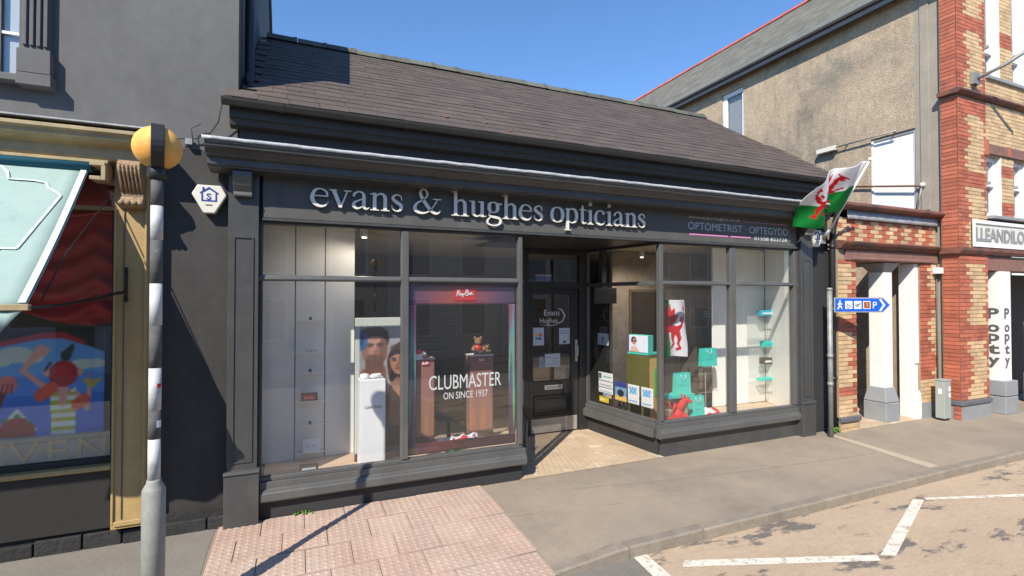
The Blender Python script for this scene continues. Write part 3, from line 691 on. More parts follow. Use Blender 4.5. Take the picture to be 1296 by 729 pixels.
d.box(3.645, 4.37, DY, DY + .045, 2.39, 2.475, 'door_paint').box(3.645, 4.37, DY, DY + .045, .67, .92, 'door_paint').box(3.645, 4.37, DY, DY + .045, .02, .33, 'door_paint')
d.box(3.645, 4.37, DY + .02, DY + .04, .33, .67, 'door_paint')
d.build('door_leaf', door, .005, 1)
MB().box(3.665, 4.35, DY - .006, DY + .02, .63, .655, 'door_paint').box(3.665, 4.35, DY - .006, DY + .02, .345, .37, 'door_paint').box(3.665, 3.69, DY - .006, DY + .02, .37, .63, 'door_paint').box(4.325, 4.35, DY - .006, DY + .02, .37, .63, 'door_paint').build('panel_moulding', door, .004, 1)
pane(door, (3.645, DY + .015, .92), (1, 0, 0), (0, 0, 1), .725, 1.47)
MB().box(3.60, 4.49, DY - .012, DY, .045, .285, 'kick').build('kick_plate', door, .002, 1)
MB().box(3.86, 4.20, DY - .014, DY, .765, .84, 'bright_steel').box(3.885, 4.175, DY - .018, DY - .014, .78, .825, 'steel').build('letterbox', door, .003, 1)
MB().box(4.455, 4.505, DY - .012, DY, 1.22, 1.60, 'bright_steel').tube([(4.48, DY - .012, 1.30), (4.48, DY - .06, 1.32), (4.48, DY - .06, 1.50), (4.48, DY - .012, 1.52)], .012, 'bright_steel').build('handle', door, .003, 1)
put_text('lettering', 'Evans', .10, (3.86, DY + .014, 2.03), (1, .0, 0), (0, 0, 1), 'white_vinyl', door, width=.30)
put_text('lettering', 'Hughes', .09, (3.78, DY + .014, 1.90), (1, .0, 0), (0, 0, 1), 'white_vinyl', door, width=.34)
sw_ = MB(); sw_.tube([(4.12, DY + .012, 1.90), (4.22, DY + .012, 1.93), (4.26, DY + .012, 2.03), (4.20, DY + .012, 2.13), (4.12, DY + .012, 2.15)], [.004, .012, .018, .012, .004], 'white_vinyl', 6)
sw_.tube([(3.78, DY + .012, 1.875), (4.0, DY + .012, 1.855), (4.2, DY + .012, 1.90)], [.003, .008, .003], 'white_vinyl', 6); sw_.build('swoosh', door)

# interior: the room behind the glass
room = MB()
room.add([(-.4, 5.96, 3.29), (8.6, 5.96, 3.29), (8.6, 11.5, 3.29), (-.4, 11.5, 3.29)], [(0, 1, 2, 3)], 'ceil').build('ceiling', shop)
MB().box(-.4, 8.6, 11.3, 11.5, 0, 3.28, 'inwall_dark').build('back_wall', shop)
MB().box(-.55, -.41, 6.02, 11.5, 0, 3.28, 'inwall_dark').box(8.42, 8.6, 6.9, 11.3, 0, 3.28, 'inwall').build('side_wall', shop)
MB().box(-.4, 8.6, 6.0, 11.3, -.04, .001, 'infloor').build('room_floor', shop)
# display deck behind each window
MB().prism([(-.36, 6.0, .30), (2.62, 6.0, .30), (3.08, 7.0, .30), (.68, 7.0, .30), (.68, 6.79, .30), (-.36, 6.79, .30)], (0, 0, .025), 'deck').build('display_deck', shop)
MB().prism([(4.97, 6.0, .33), (7.8, 6.0, .33), (8.22, 6.86, .33), (4.88, 6.86, .33)], (0, 0, .025), 'deck').build('display_deck', shop)
# white back panels of the left window (three boards, dark seams between)
for a, b in ((-.40, -.045), (-.03, .305), (.32, .672)):
    MB().box(a, b, 6.80, 6.84, .326, 3.24, 'white_panel').build('display_panel', shop)
MB().box(-.045, -.03, 6.806, 6.83, .326, 3.24, 'seam').box(.305, .32, 6.806, 6.83, .326, 3.24, 'seam').build('panel_seam', shop)
MB().prism([(7.80, 6.02, .36), (8.22, 6.86, .36), (8.24, 6.84, .36), (7.83, 6.0, .36)], (0, 0, 2.9), 'white_panel').build('display_panel', shop)
MB().box(6.92, 8.21, 6.87, 6.91, .36, 3.24, 'white_panel').build('display_panel', shop)

# ------------------------------------------------------------------ ceiling spotlights: one seen lit, two added as fill
M['lamp_glow'] = bpy.data.materials.new('lamp_glow'); M['lamp_glow'].use_nodes = True
_b = M['lamp_glow'].node_tree.nodes['Principled BSDF']; _b.inputs['Emission Color'].default_value = (1, .86, .66, 1); _b.inputs['Emission Strength'].default_value = 6
def spotlight(x, y, label, watts, tx, ty):
    t = thing('display_spotlight', label, 'spotlight', (x, y, 3.28), 'small lit spotlights on the shop ceiling')
    MB().tube([(x, y, 3.28), (x, y, 3.20)], .012, 'upvc', 8).build('stem', t)
    MB().lathe((x, y, 3.09), [(.035, 0), (.045, .03), (.045, .10), (.02, .115)], 'upvc', 14).build('lamp_body', t)
    MB().lathe((x, y, 3.082), [(.028, 0), (.028, .007)], 'lamp_glow', 12).build('bulb', t)
    l = bpy.data.lights.new('bulb_light', 'SPOT'); l.energy = watts; l.spot_size = R(150); l.spot_blend = .6; l.shadow_soft_size = .04; l.color = (1, .88, .72)
    o = bpy.data.objects.new('bulb_light', l); COL.objects.link(o); o.parent = t; o.location = (0, 0, -.21)
    o.rotation_euler = Vector((tx, ty, -1)).to_track_quat('-Z', 'Y').to_euler()
for x, y, lab, wt, tx, ty in ((.74, 6.35, 'small lit spotlight at the right edge of the white panels', 14, -.3, .3), (4.2, 9.2, 'added fill spotlight over the reception counter', 26, 0, .2),
                      (5.9, 7.6, 'added fill spotlight above the hanging flag', 45, .1, .2)):  # counter and flag lamps are added to brighten the interior
    spotlight(x, y, lab, wt, tx, ty)

# ------------------------------------------------------------------ things in the left window
def shelf(z, label, clip=True, bright=0):
    t = thing('acrylic_shelf', label, 'shelf', (.14, 6.79, z), 'acrylic shelves on the white panel')
    MB().box(-.015, .305, 6.64, 6.795, z - .006, z, 'acrylic').build('shelf_board', t, .002, 1)
    MB().box(-.015, .305, 6.64, 6.645, z, z + .012, 'white_box').build('front_lip', t)
    if clip: MB().box(.12, .155, 6.66, 6.70, z, z + .028, 'black').lathe((.137, 6.68, z + .028), [(.016, 0), (.014, .02)], 'black', 8).build('clip', t)
for z, l in ((2.06, 'topmost clear shelf on the white panel, with a small black clip'), (1.66, 'second clear shelf from the top of the white panel'),
             (1.415, 'clear shelf just above the red and black box'), (1.06, 'clear shelf that carries the red and black box'),
             (.77, 'clear shelf below the red and black box'), (.43, 'lowest clear shelf near the deck, beside the paper sign')):
    shelf(z, l, z in (2.06, 1.415, .77))
t = thing('brand_box', 'small red and black sunglasses box on the white panel shelf', 'box', (.12, 6.7, 1.06))
MB().box(.035, .225, 6.66, 6.71, 1.061, 1.165, 'black').build('case', t, .003, 1)
MB().box(.06, .20, 6.656, 6.66, 1.075, 1.15, 'red').build('red_label', t)
put_text('lettering', 'Ray-Ban', .03, (.075, 6.655, 1.098), (1, 0, 0), (0, .0, 1), 'white_vinyl', t, width=.11)
t = thing('spectacles', 'dark spectacles lying on the second clear shelf', 'glasses', (.15, 6.7, 1.66))
def specs(t, x, y, z, w=.13, mt='black'):
    mb = MB()
    for c in (-.03, .03):
        mb.tube([(x + c + .024 * math.cos(a), y, z + .02 + .018 * math.sin(a)) for a in [k * math.pi / 6 for k in range(13)]], .003, mt, 5, False)
    mb.tube([(x - .006, y, z + .025), (x + .006, y, z + .025)], .003, mt, 5)
    for c in (-1, 1): mb.tube([(x + c * .055, y, z + .028), (x + c * .06, y + .06, z + .026), (x + c * .055, y + .10, z + .012)], .003, mt, 5)
    mb.build('frame', t)
specs(t, .15, 6.66, 1.66)
t = thing('paper_sign', 'pale paper sign leaning on the white panel near the floor', 'sign', (.16, 6.7, .44))
MB().obox((.06, 6.66, .435), (.20, 0, 0), (0, .005, 0), (0, .03, .15), 'white_box').build('card', t)
put_text('lettering', 'Ray-Ban', .03, (.10, 6.664, .50), (1, 0, 0), (0, .2, 1), 'grey_vinyl', t, width=.12)
t = thing('display_case', 'small dark blue display case on the deck below the white panel', 'case', (.13, 6.25, .325))
MB().box(.02, .22, 6.16, 6.26, .326, .43, 'black').build('case', t, .01, 2); MB().box(.045, .195, 6.155, 6.16, .345, .41, 'grey_vinyl').build('label_plate', t)
# tall white carton with a cap
t = thing('white_display_plinth', 'tall white plinth with a small folded case on top, in front of the portrait poster', 'plinth', (.83, 6.28, .325))
MB().box(.675, .975, 6.16, 6.40, .326, 1.36, 'white_box').build('plinth_body', t, .006, 2)
MB().lathe((.74, 6.26, 1.36), [(.055, 0), (.058, .03), (.05, .06), (.01, .07)], 'white_box', 16).build('round_lid', t)
put_text('lettering', 'Calvin Klein', .04, (.73, 6.158, 1.02), (1, 0, 0), (0, 0, 1), 'seam', t, width=.2)
t = thing('spectacle_case', 'white spectacle case lying on the tall white plinth', 'case', (.87, 6.25, 1.37))
MB().tube([(.80, 6.24, 1.39), (.83, 6.24, 1.395), (.92, 6.27, 1.395), (.95, 6.28, 1.39)], [.012, .028, .028, .012], 'white_box', 12).build('case', t)

# poster: two faces, cheek to cheek
def faces(U, V):
    C = fill(U, V, (150, 146, 152)); C = C + ((U - .5) * 24)[..., None]
    def blend(mask, col, a=1.0): C[mask] = C[mask] * (1 - a) + np.array(col, float) * a
    def soft(e, col, a=1.0):                          # soft-edged ellipse; e = normalised radius squared
        k = (np.clip(1.25 - e, 0, .5) / .5 * a)[..., None]; C[:] = C * (1 - k) + np.array(col, float) * k
    V0 = V; V = (V0 - .80) / .86 + .770
    # man
    blend(poly(U, V, [(.0, .0), (.0, .50), (.16, .58), (.62, .60), (.72, .0)]), (122, 82, 66))
    blend(poly(U, V, [(.0, .0), (.0, .44), (.18, .36), (.34, .0)]), (78, 54, 46), .8)
    blend(rect(U, V, .20, .58, .55, .68), (104, 70, 58))
    blend(inell(U, V, .40, .752, .245, .118), (172, 126, 110)); soft(ell(U, V, .40, .800, .20, .05), (186, 142, 126), .8)
    soft(ell(U, V, .57, .74, .09, .10), (112, 76, 66), .85); soft(ell(U, V, .39, .668, .19, .035), (88, 62, 56), .8); soft(ell(U, V, .21, .72, .07, .07), (126, 88, 78), .7)
    blend(poly(U, V, [(.10, .77), (.09, .86), (.16, .905), (.30, .935), (.52, .93), (.66, .89), (.70, .82), (.655, .76), (.63, .815), (.56, .842), (.36, .850), (.22, .838), (.165, .80), (.15, .765)]), (40, 32, 31))
    soft(ell(U, V, .38, .905, .2, .02), (62, 50, 46), .7)
    blend(inell(U, V, .135, .748, .035, .026), (150, 104, 92))
    for x in (.30, .50):
        soft(ell(U, V, x, .770, .075, .014), (136, 96, 84), .6); blend(stroke(U, V, [(x - .08, .781), (x, .787), (x + .08, .780)], .0055), (52, 38, 34)); blend(inell(U, V, x, .766, .048, .0055), (48, 38, 38))
    soft(ell(U, V, .455, .745, .03, .03), (140, 98, 86), .8); blend(inell(U, V, .42, .722, .055, .0055), (104, 68, 62))
    blend(inell(U, V, .42, .697, .085, .0075), (148, 84, 82)); blend(inell(U, V, .42, .698, .085, .0022), (88, 50, 50))
    V = (V0 - .68) / .95 + .632
    # woman
    blend(inell(U, V, .92, .655, .27, .125, 8), (40, 30, 28)); blend(poly(U, V, [(.66, .62), (.70, .50), (.82, .42), (1, .40), (1, .66)]), (44, 32, 29))
    soft(ell(U, V, .86, .735, .16, .03), (86, 64, 54), .7); soft(ell(U, V, .70, .60, .04, .08), (78, 56, 48), .6)
    blend(inell(U, V, .885, .628, .175, .092, -8), (168, 118, 98)); soft(ell(U, V, .84, .655, .10, .04), (184, 136, 114), .7); soft(ell(U, V, .99, .62, .09, .08), (124, 82, 68), .8)
    blend(poly(U, V, [(.70, .665), (.80, .725), (1.0, .735), (1.0, .69), (.84, .690)]), (44, 33, 30))
    for x, y in ((.80, .645), (.955, .650)):
        soft(ell(U, V, x, y, .06, .012), (118, 78, 66), .8); blend(inell(U, V, x, y, .04, .005), (42, 30, 28)); blend(stroke(U, V, [(x - .06, y + .014), (x + .05, y + .018)], .004), (56, 40, 34))
    soft(ell(U, V, .875, .620, .03, .02), (138, 94, 80), .8); blend(inell(U, V, .865, .606, .045, .0045), (108, 70, 60)); blend(inell(U, V, .87, .583, .062, .008), (136, 68, 66)); blend(inell(U, V, .87, .583, .06, .002), (88, 42, 42))
    blend(poly(U, V, [(.66, .0), (.64, .36), (.72, .47), (.86, .52), (1, .50), (1, .0)]), (142, 98, 78)); soft(ell(U, V, .84, .40, .14, .06), (170, 122, 100), .8)
    blend(poly(U, V, [(.58, .0), (.60, .34), (.66, .40), (.70, .2), (.72, .0)]), (64, 46, 40))
    V = V0
    C[:] = np.where((V < .22)[..., None], C * .55, C); soft(ell(U, V, .13, .84, .13, .07), (30, 86, 150), .75)
    C[V > .935] = (192, 196, 190); C[(U < .10) & (V < .935)] = (188, 192, 188); C[V < .05] = (60, 54, 50)
    rg = np.random.default_rng(3); C = blur(C, 2) + rg.normal(0, 4, U.shape)[..., None]
    return C
pst = sheet('portrait_poster', None, (.642, 6.415, .33), (1, 0, 0), (0, 0, 1), .60, 1.765, faces, 80, 220)
tag(pst, 'large photo poster of a dark-haired man and woman, faces close together', 'poster')

# ------------------------------------------------------------------ iridescent frame poster and its display
def irid(U, V):
    h = V * 1.0 + .25 * np.sin(U * 5 + V * 3); stops = np.array([[46, 18, 46], [44, 24, 52], [70, 46, 84], [104, 150, 92], [70, 158, 160], [120, 96, 130], [132, 84, 104], [118, 62, 80]], float)
    t = np.clip(h, 0, .999) * (len(stops) - 1); i = np.clip(t.astype(int), 0, len(stops) - 2); f = (t - i)[..., None]
    return stops[i] * (1 - f) + stops[i + 1] * f
fp = thing('sunglasses_frame_poster', 'iridescent window poster frame with red logo and white slogan', 'poster', (1.9, 5.94, .46))
def irid_side(U, V):
    c = irid(U, V); k = np.exp(-((U - .5 - .2 * np.sin(V * 6)) / .35) ** 2)[..., None] * (np.exp(-((V - .45) / .25) ** 2)[..., None])
    return c * (1 - .25 * k) + np.array((150, 225, 215)) * .30 * k
def irid_top(U, V):
    c = fill(U, V, (112, 66, 80)); c[..., 0] += 26 * np.sin(U * 5 - .6); c[..., 2] += 22 * np.cos(U * 7); c *= (.8 + .3 * np.sin(U * 3.3))[..., None]; return c
def irid_bot(U, V):
    c = fill(U, V, (52, 20, 34)); k = (np.exp(-((U - .3) / .2) ** 2) * (V > .2))[..., None]; c = c * (1 - .5 * k) + np.array((130, 40, 36)) * .5 * k; return c
PX0, PX1, PZ0, PZ1 = 1.205, 2.60, .465, 2.515; py_ = 5.95
sheet('poster_border', fp, (PX0, py_, PZ0 + .13), (1, 0, 0), (0, 0, 1), .095, 1.665, irid_side, 6, 70)
sheet('poster_border', fp, (PX1 - .095, py_, PZ0 + .13), (1, 0, 0), (0, 0, 1), .095, 1.665, lambda U, V: irid_side(1 - U, V * .9 + .05), 6, 70)
sheet('poster_border', fp, (PX0, py_, 2.26), (1, 0, 0), (0, 0, 1), PX1 - PX0, .255, irid_top, 50, 8)
sheet('poster_border', fp, (PX0, py_, PZ0), (1, 0, 0), (0, 0, 1), PX1 - PX0, .13, irid_bot, 50, 6)
MB().box(1.775, 2.05, 5.940, 5.947, 2.31, 2.475, 'red').build('logo_plate', fp)
def script(parent, x, z, s, y):                     # hand-lettered logo: R a y - B a n
    mb = MB()
    P = [[(.0, 0), (.12, .55), (.10, .6), (.3, .62), (.36, .45), (.18, .32), (.36, .02)], [(.42, .1), (.40, .24), (.52, .28), (.54, .08), (.60, .05), (.62, .25)], [(.62, .25), (.66, .06), (.76, .24), (.66, -.18)],
         [(.80, .2), (.92, .22)], [(.98, .02), (1.08, .58), (1.26, .6), (1.28, .42), (1.10, .34), (1.30, .26), (1.24, .04), (.98, .03)], [(1.38, .1), (1.38, .26), (1.50, .28), (1.50, .08), (1.58, .06)], [(1.60, .04), (1.64, .28), (1.72, .3), (1.76, .06), (1.86, .1)]]
    for p in P:
        q = smooth(p, False, 4); mb.tube([(x + a * s, y, z + (b + a * .07) * s) for a, b, _ in q], .006, 'white_vinyl', 5)
    mb.build('lettering', parent)
script(fp, 1.80, 2.36, .115, 5.937)
put_text('lettering', 'CLUBMASTER', .175, (1.455, 5.944, 1.225), (1, 0, 0), (0, 0, 1), 'white_vinyl', fp, width=.94)
put_text('lettering', 'ON SINCE 1937', .085, (1.635, 5.944, 1.10), (1, 0, 0), (0, 0, 1), 'white_vinyl', fp, width=.575)
def column_print(U, V):
    c = fill(U, V, (132, 98, 92)); c[..., 0] += (V * 14); k = (np.exp(-((V - .25) / .2) ** 2) * (.5 + .5 * np.sin(U * 14)))[..., None]
    c = c * (1 - .6 * k) + np.array((190, 120, 60)) * .6 * k; c[V < .12] = (70, 46, 34); return c
for x0, x1, y, ztop, lab in ((1.467, 1.717, 6.70, 1.505, 'left bronze display column with white cap on top'), (2.229, 2.575, 6.70, 1.515, 'right bronze display column that carries the teddy bears')):
    t = thing('display_column', lab, 'plinth', ((x0 + x1) / 2, y + .12, .325), 'bronze columns behind the frame poster')
    MB().box(x0, x1, y + .004, y + .25, .326, ztop, 'lintel').build('column_body', t, .003, 1)
    sheet('printed_front', t, (x0, y, .33), (1, 0, 0), (0, 0, 1), x1 - x0, ztop - .33, column_print, 14, 40)
    MB().box(x0 - .006, x1 + .006, y - .006, y + .256, ztop, ztop + .012, 'white_box').build('top_plate', t)
    MB().box((x0 + x1) / 2 - .055, (x0 + x1) / 2 + .055, y - .012, y - .005, ztop - .085, ztop - .03, 'red').build('logo_plate', t)
    script(t, (x0 + x1) / 2 - .045, ztop - .07, .047, y - .016)
t = thing('baseball_cap', 'red and white cap on the left bronze column', 'cap', (1.55, 6.80, 1.52))
MB().ball((1.55, 6.80, 1.535), .085, 'white_box', 14, (1, 1, .95)).build('crown', t); MB().ball((1.61, 6.72, 1.54), .07, 'red', 12, (1, 1, .14)).build('peak', t); MB().ball((1.535, 6.795, 1.575), .072, 'red', 12, (.8, .9, .75)).build('red_panel', t)
M['fur'] = mat('brown_plush', (.28, .15, .075), .95, var=.25, scale=40, bump=.6, bscale=150)
def bear(x, y, z, s, label, shirt=True):
    t = thing('teddy_bear', label, 'toy', (x, y, z), 'teddy bears on the bronze column')
    b = MB(); b.ball((x, y, z + .075 * s), .06 * s, 'fur', 14, (1, .85, 1.15)); b.ball((x, y - .01 * s, z + .185 * s), .055 * s, 'fur', 14)
    b.ball((x, y - .06 * s, z + .172 * s), .026 * s, 'fur', 10)
    for c in (-1, 1):
        b.ball((x + c * .045 * s, y, z + .235 * s), .022 * s, 'fur', 10)
        b.tube([(x + c * .05 * s, y, z + .12 * s), (x + c * .085 * s, y - .03 * s, z + .075 * s), (x + c * .075 * s, y - .06 * s, z + .05 * s)], [.025 * s, .026 * s, .02 * s], 'fur', 8)
        b.tube([(x + c * .035 * s, y, z + .03 * s), (x + c * .055 * s, y - .06 * s, z + .025 * s), (x + c * .06 * s, y - .10 * s, z + .035 * s)], [.032 * s, .03 * s, .033 * s], 'fur', 8)
    b.build('body', t)
    if shirt: MB().ball((x, y - .004 * s, z + .095 * s), .066 * s, 'red', 14, (1.03, .9, .75)).build('jumper', t)
    e = MB()
    for c in (-1, 1): e.ball((x + c * .02 * s, y - .06 * s, z + .20 * s), .006 * s, 'black', 6)
    e.ball((x, y - .086 * s, z + .178 * s), .009 * s, 'black', 6); e.build('face', t)
bear(2.38, 6.80, 1.528, 1.0, 'brown teddy bear in a red jumper on the bronze column')
bear(2.51, 6.78, 1.528, .53, 'smaller teddy beside the bear in the red jumper', False)
# little flag bunting on the deck
def dragon(U, V):
    """red passant dragon in the unit square, facing left; returns mask"""
    m = stroke(U, V, [(.26, .56), (.40, .50), (.56, .50), (.70, .47)], [.07, .085, .075, .08])          # body
    m |= stroke(U, V, [(.28, .58), (.21, .68), (.22, .78), (.17, .84)], [.06, .045, .04, .05])           # neck
    m |= poly(U, V, [(.21, .90), (.10, .85), (.03, .80), (.07, .79), (.12, .79), (.06, .75), (.14, .75), (.22, .79)]) # head
    m |= stroke(U, V, [(.19, .88), (.25, .95)], [.02, .006]) | stroke(U, V, [(.04, .79), (-.01, .74)], [.012, .006])
    m |= poly(U, V, [(.36, .56), (.32, .78), (.36, .98), (.44, .86), (.50, .96), (.55, .82), (.64, .88), (.66, .74), (.76, .76), (.70, .62), (.56, .55)])   # wing
    m |= stroke(U, V, [(.27, .52), (.17, .44), (.12, .50), (.05, .53)], [.05, .03, .022, .028])           # raised fore leg
    m |= stroke(U, V, [(.32, .48), (.30, .34), (.24, .22), (.16, .20)], [.05, .034, .024, .03])
    m |= stroke(U, V, [(.66, .46), (.60, .32), (.64, .22), (.55, .15)], [.08, .045, .026, .03])
    m |= stroke(U, V, [(.74, .46), (.80, .33), (.76, .22), (.82, .14), (.74, .12)], [.08, .05, .028, .026, .03])
    m |= stroke(U, V, [(.76, .50), (.86, .54), (.92, .64), (.86, .72), (.82, .66), (.90, .60), (.96, .74), (.95, .86)], [.05, .035, .026, .022, .02, .02, .02, .016])
    m |= poly(U, V, [(.95, .97), (.88, .83), (1.0, .84)])
    for x, y in ((.05, .53), (.16, .20), (.55, .15), (.74, .12)):
        for a in (-.03, 0, .03): m |= stroke(U, V, [(x, y), (x - .05, y + a - .01)], [.014, .004])
    return m
def welsh(U, V):
    C = fill(U, V, (214, 214, 216)); C[V < .5] = (16, 128, 52)
    C[dragon((U - .06) / .88, (V - .08) / .84)] = (190, 22, 34); return C
def bunting_disp(U, V): return (.0 * U, .02 * np.sin(U * 9) + .008 * np.sin(V * 8 + U * 20), .0 * U)
b_ = sheet('flag_cloth', None, (1.72, 6.30, .345), (1, .15, 0), (0, .85, .38), .62, .26, welsh, 50, 24, 'print_cloth', lambda U, V: (.02 * np.sin(V * 6), .035 * np.sin(U * 11 + 1) * np.sin(V * 3.1) + .02 * np.sin(U * 23), .01 * U))
tag(b_, 'crumpled red, white and green flag lying on the deck under the columns', 'flag')
# dim furniture deeper in the shop
t = thing('reception_counter', 'brown reception counter deep inside the shop behind the door', 'counter', (4.4, 9.4, 0))
MB().box(3.3, 5.4, 9.1, 9.6, 0, 1.05, 'wood_counter').build('counter_body', t); MB().box(3.25, 5.45, 9.02, 9.65, 1.05, 1.09, 'wood_dark').build('counter_top', t)
def rack(x, y, z0, z1, label, w=1.4):
    t = thing('frame_rack', label, 'display rack', (x + w / 2, y, z0), 'spectacle racks on the back wall')
    MB().box(x, x + w, y, y + .05, z0, z1, 'inwall_dark').build('back_board', t)
    k = int((z1 - z0) / .17)
    for i in range(k):
        MB().box(x, x + w, y - .10, y, z0 + .06 + i * .17, z0 + .07 + i * .17, 'acrylic').build('rail', t)
    mb = MB()
    for i in range(k):
        for j in range(int(w / .17)):
            c = x + .09 + j * .17; z = z0 + .085 + i * .17
            mb.box(c - .06, c - .008, y - .09, y - .085, z, z + .035, 'black').box(c + .008, c + .06, y - .09, y - .085, z, z + .035, 'black').box(c - .06, c + .06, y - .09, y - .084, z + .034, z + .042, 'black')
    mb.build('spectacles', t)
rack(1.9, 10.9, .9, 2.3, 'spectacle rack seen through the slogan poster'); rack(6.4, 10.9, .8, 2.1, 'spectacle rack behind the grey display cabinet', 1.6); rack(4.5, 11.1, .9, 2.2, 'spectacle rack on the back wall behind the door', 1.2)
t = thing('wall_television', 'black television high up inside, seen through the doorway window', 'television', (5.35, 7.9, 2.35))
MB().box(5.05, 5.55, 7.9, 7.95, 2.22, 2.52, 'black').build('screen', t, .005, 1); MB().box(5.25, 5.35, 7.95, 8.05, 2.3, 3.28, 'black').build('bracket', t)
t = thing('office_chair', 'dark office chair inside behind the slogan poster', 'chair', (2.2, 7.6, 0))
MB().box(1.95, 2.42, 7.4, 7.85, .44, .52, 'black').build('seat', t, .03, 3); MB().box(1.97, 2.40, 7.82, 7.88, .6, 1.05, 'black').build('backrest', t, .03, 3); MB().tube([(2.18, 7.62, .08), (2.18, 7.62, .44)], .03, 'black').build('post', t)
for k in range(5):
    a = 2 * math.pi * k / 5; MB().tube([(2.18, 7.62, .09), (2.18 + .28 * math.cos(a), 7.62 + .28 * math.sin(a), .03)], .02, 'black', 6).build('foot', t)
t = thing('brown_interior_door', 'dark brown interior door in the tan wall behind the window flag', 'door', (7.0, 11.29, 0))
MB().box(8.0, 8.9, 11.2, 11.29, 0, 2.1, 'wood_dark').build('door_leaf', t)
t = thing('display_partition', 'tan partition wall inside, right of the hanging flag', 'partition', (6.9, 8.6, 0))
MB().box(5.9, 8.4, 8.55, 8.65, 0, 3.28, 'board').build('wall_panel', t); MB().box(6.35, 7.15, 8.53, 8.55, .0, 2.45, 'wood_dark').build('door_panel', t); MB().box(6.30, 6.35, 8.52, 8.55, 0, 2.5, 'inwall').box(7.15, 7.2, 8.52, 8.55, 0, 2.5, 'inwall').box(6.35, 7.15, 8.52, 8.55, 2.45, 2.5, 'inwall').build('architrave', t)

# ------------------------------------------------------------------ things in the right window
def welsh_up(U, V):
    C = fill(U, V, (212, 212, 216)); C[U < .38] = (24, 120, 54)
    C[dragon((U + .16) / 1.10, (V - .01) / .97)] = (186, 24, 34); return C
wf = sheet('hanging_flag', None, (5.29, 6.35, 1.40), (1, 0, 0), (0, 0, 1), .50, .90, welsh_up, 60, 90, 'print_cloth', lambda U, V: (.025 * (1 - V) * U + .01 * np.sin(V * 9), .03 * np.sin(U * 8 + V * 2.5), -.04 * np.abs(U - .4) * (1 - V)))
tag(wf, 'red dragon flag hung upright inside the right window', 'flag')
t = thing('display_cabinet', 'tall grey glass-fronted display cabinet inside the right window', 'cabinet', (7.1, 7.35, 0))
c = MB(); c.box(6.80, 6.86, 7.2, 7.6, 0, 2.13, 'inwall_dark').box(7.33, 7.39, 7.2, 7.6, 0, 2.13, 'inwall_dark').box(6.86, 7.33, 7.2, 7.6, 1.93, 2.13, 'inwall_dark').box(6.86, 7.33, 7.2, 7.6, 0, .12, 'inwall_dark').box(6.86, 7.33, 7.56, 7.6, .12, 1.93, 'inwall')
c.build('cabinet_frame', t)
for z in (.5, .85, 1.2, 1.55): MB().box(6.86, 7.33, 7.25, 7.55, z, z + .008, 'acrylic').build('shelf', t)
mb = MB(); mb.tube([(7.095 + .075 * math.cos(a), 7.197, 2.055 + .028 * math.sin(a)) for a in [k * math.pi / 8 for k in range(17)]], .007, 'grey_vinyl', 5, False); mb.build('oval_emblem', t)
put_text('lettering', 'OAKLEY', .035, (6.99, 7.198, 1.965), (1, 0, 0), (0, 0, 1), 'grey_vinyl', t, width=.21)
def gift_bag(x0, x1, y, z, h, label, mt='teal', hole=True):
    t = thing('gift_bag', label, 'bag', ((x0 + x1) / 2, y, z), 'turquoise gift bags in the right window')
    w = x1 - x0; mb = MB(); d_ = .09
    vs = [(x0, y, z), (x1, y, z), (x1, y + d_, z), (x0, y + d_, z), (x0 + .006, y + .015, z + h), (x1 - .006, y + .015, z + h), (x1 - .006, y + d_ - .015, z + h), (x0 + .006, y + d_ - .015, z + h)]
    mb.add(vs, [(3, 2, 1, 0), (0, 1, 5, 4), (1, 2, 6, 5), (2, 3, 7, 6), (3, 0, 4, 7)], mt); o = mb.build('bag_body', t); s_ = o.modifiers.new('thickness', 'SOLIDIFY'); s_.thickness = .003
    hx = (x0 + x1) / 2; q = MB(); q.tube([(hx - .05, y + .012, z + h - .02), (hx - .045, y - .004, z + h - .07), (hx, y - .01, z + h - .11), (hx + .045, y - .004, z + h - .07), (hx + .05, y + .012, z + h - .02)], .004, 'white_vinyl', 6)
    q.build('ribbon_handle', t)
    put_text('lettering', 'TIFFANY & CO.', .014, (hx - .07, y - .001, z + h * .38), (1, 0, 0), (0, .05, 1), 'seam', t, width=.14)
gift_bag(5.92, 6.20, 6.35, .358, .36, 'turquoise gift bag standing on the deck beside the red dragon')
gift_bag(5.70, 6.02, 6.47, .76, .33, 'turquoise gift bag on the turquoise box, below the dragon flag')
gift_bag(6.29, 6.63, 6.50, 1.17, .30, 'turquoise gift bag hung highest, before the grey cabinet')
t = thing('turquoise_box', 'flat turquoise box under the middle gift bag', 'box', (5.7, 6.46, .70)); MB().box(5.48, 6.03, 6.40, 6.60, .70, .757, 'teal').build('box_body', t, .003, 1); MB().box(5.48, 5.56, 6.398, 6.40, .702, .755, 'teal_blue').build('box_end', t)
t = thing('glass_riser', 'clear stand that carries the flat turquoise box', 'stand', (5.75, 6.5, .36))
for a, b in ((5.52, 5.53), (5.98, 5.99)): MB().box(a, b, 6.42, 6.58, .356, .70, 'acrylic').build('leg', t)
t = thing('suspension_stand', 'clear stand that carries the highest gift bag', 'stand', (6.46, 6.6, .36))
MB().box(6.30, 6.62, 6.47, 6.62, 1.155, 1.168, 'acrylic').build('shelf_board', t); MB().tube([(6.46, 6.6, .356), (6.46, 6.6, 1.155)], .012, 'acrylic', 8).build('post', t)
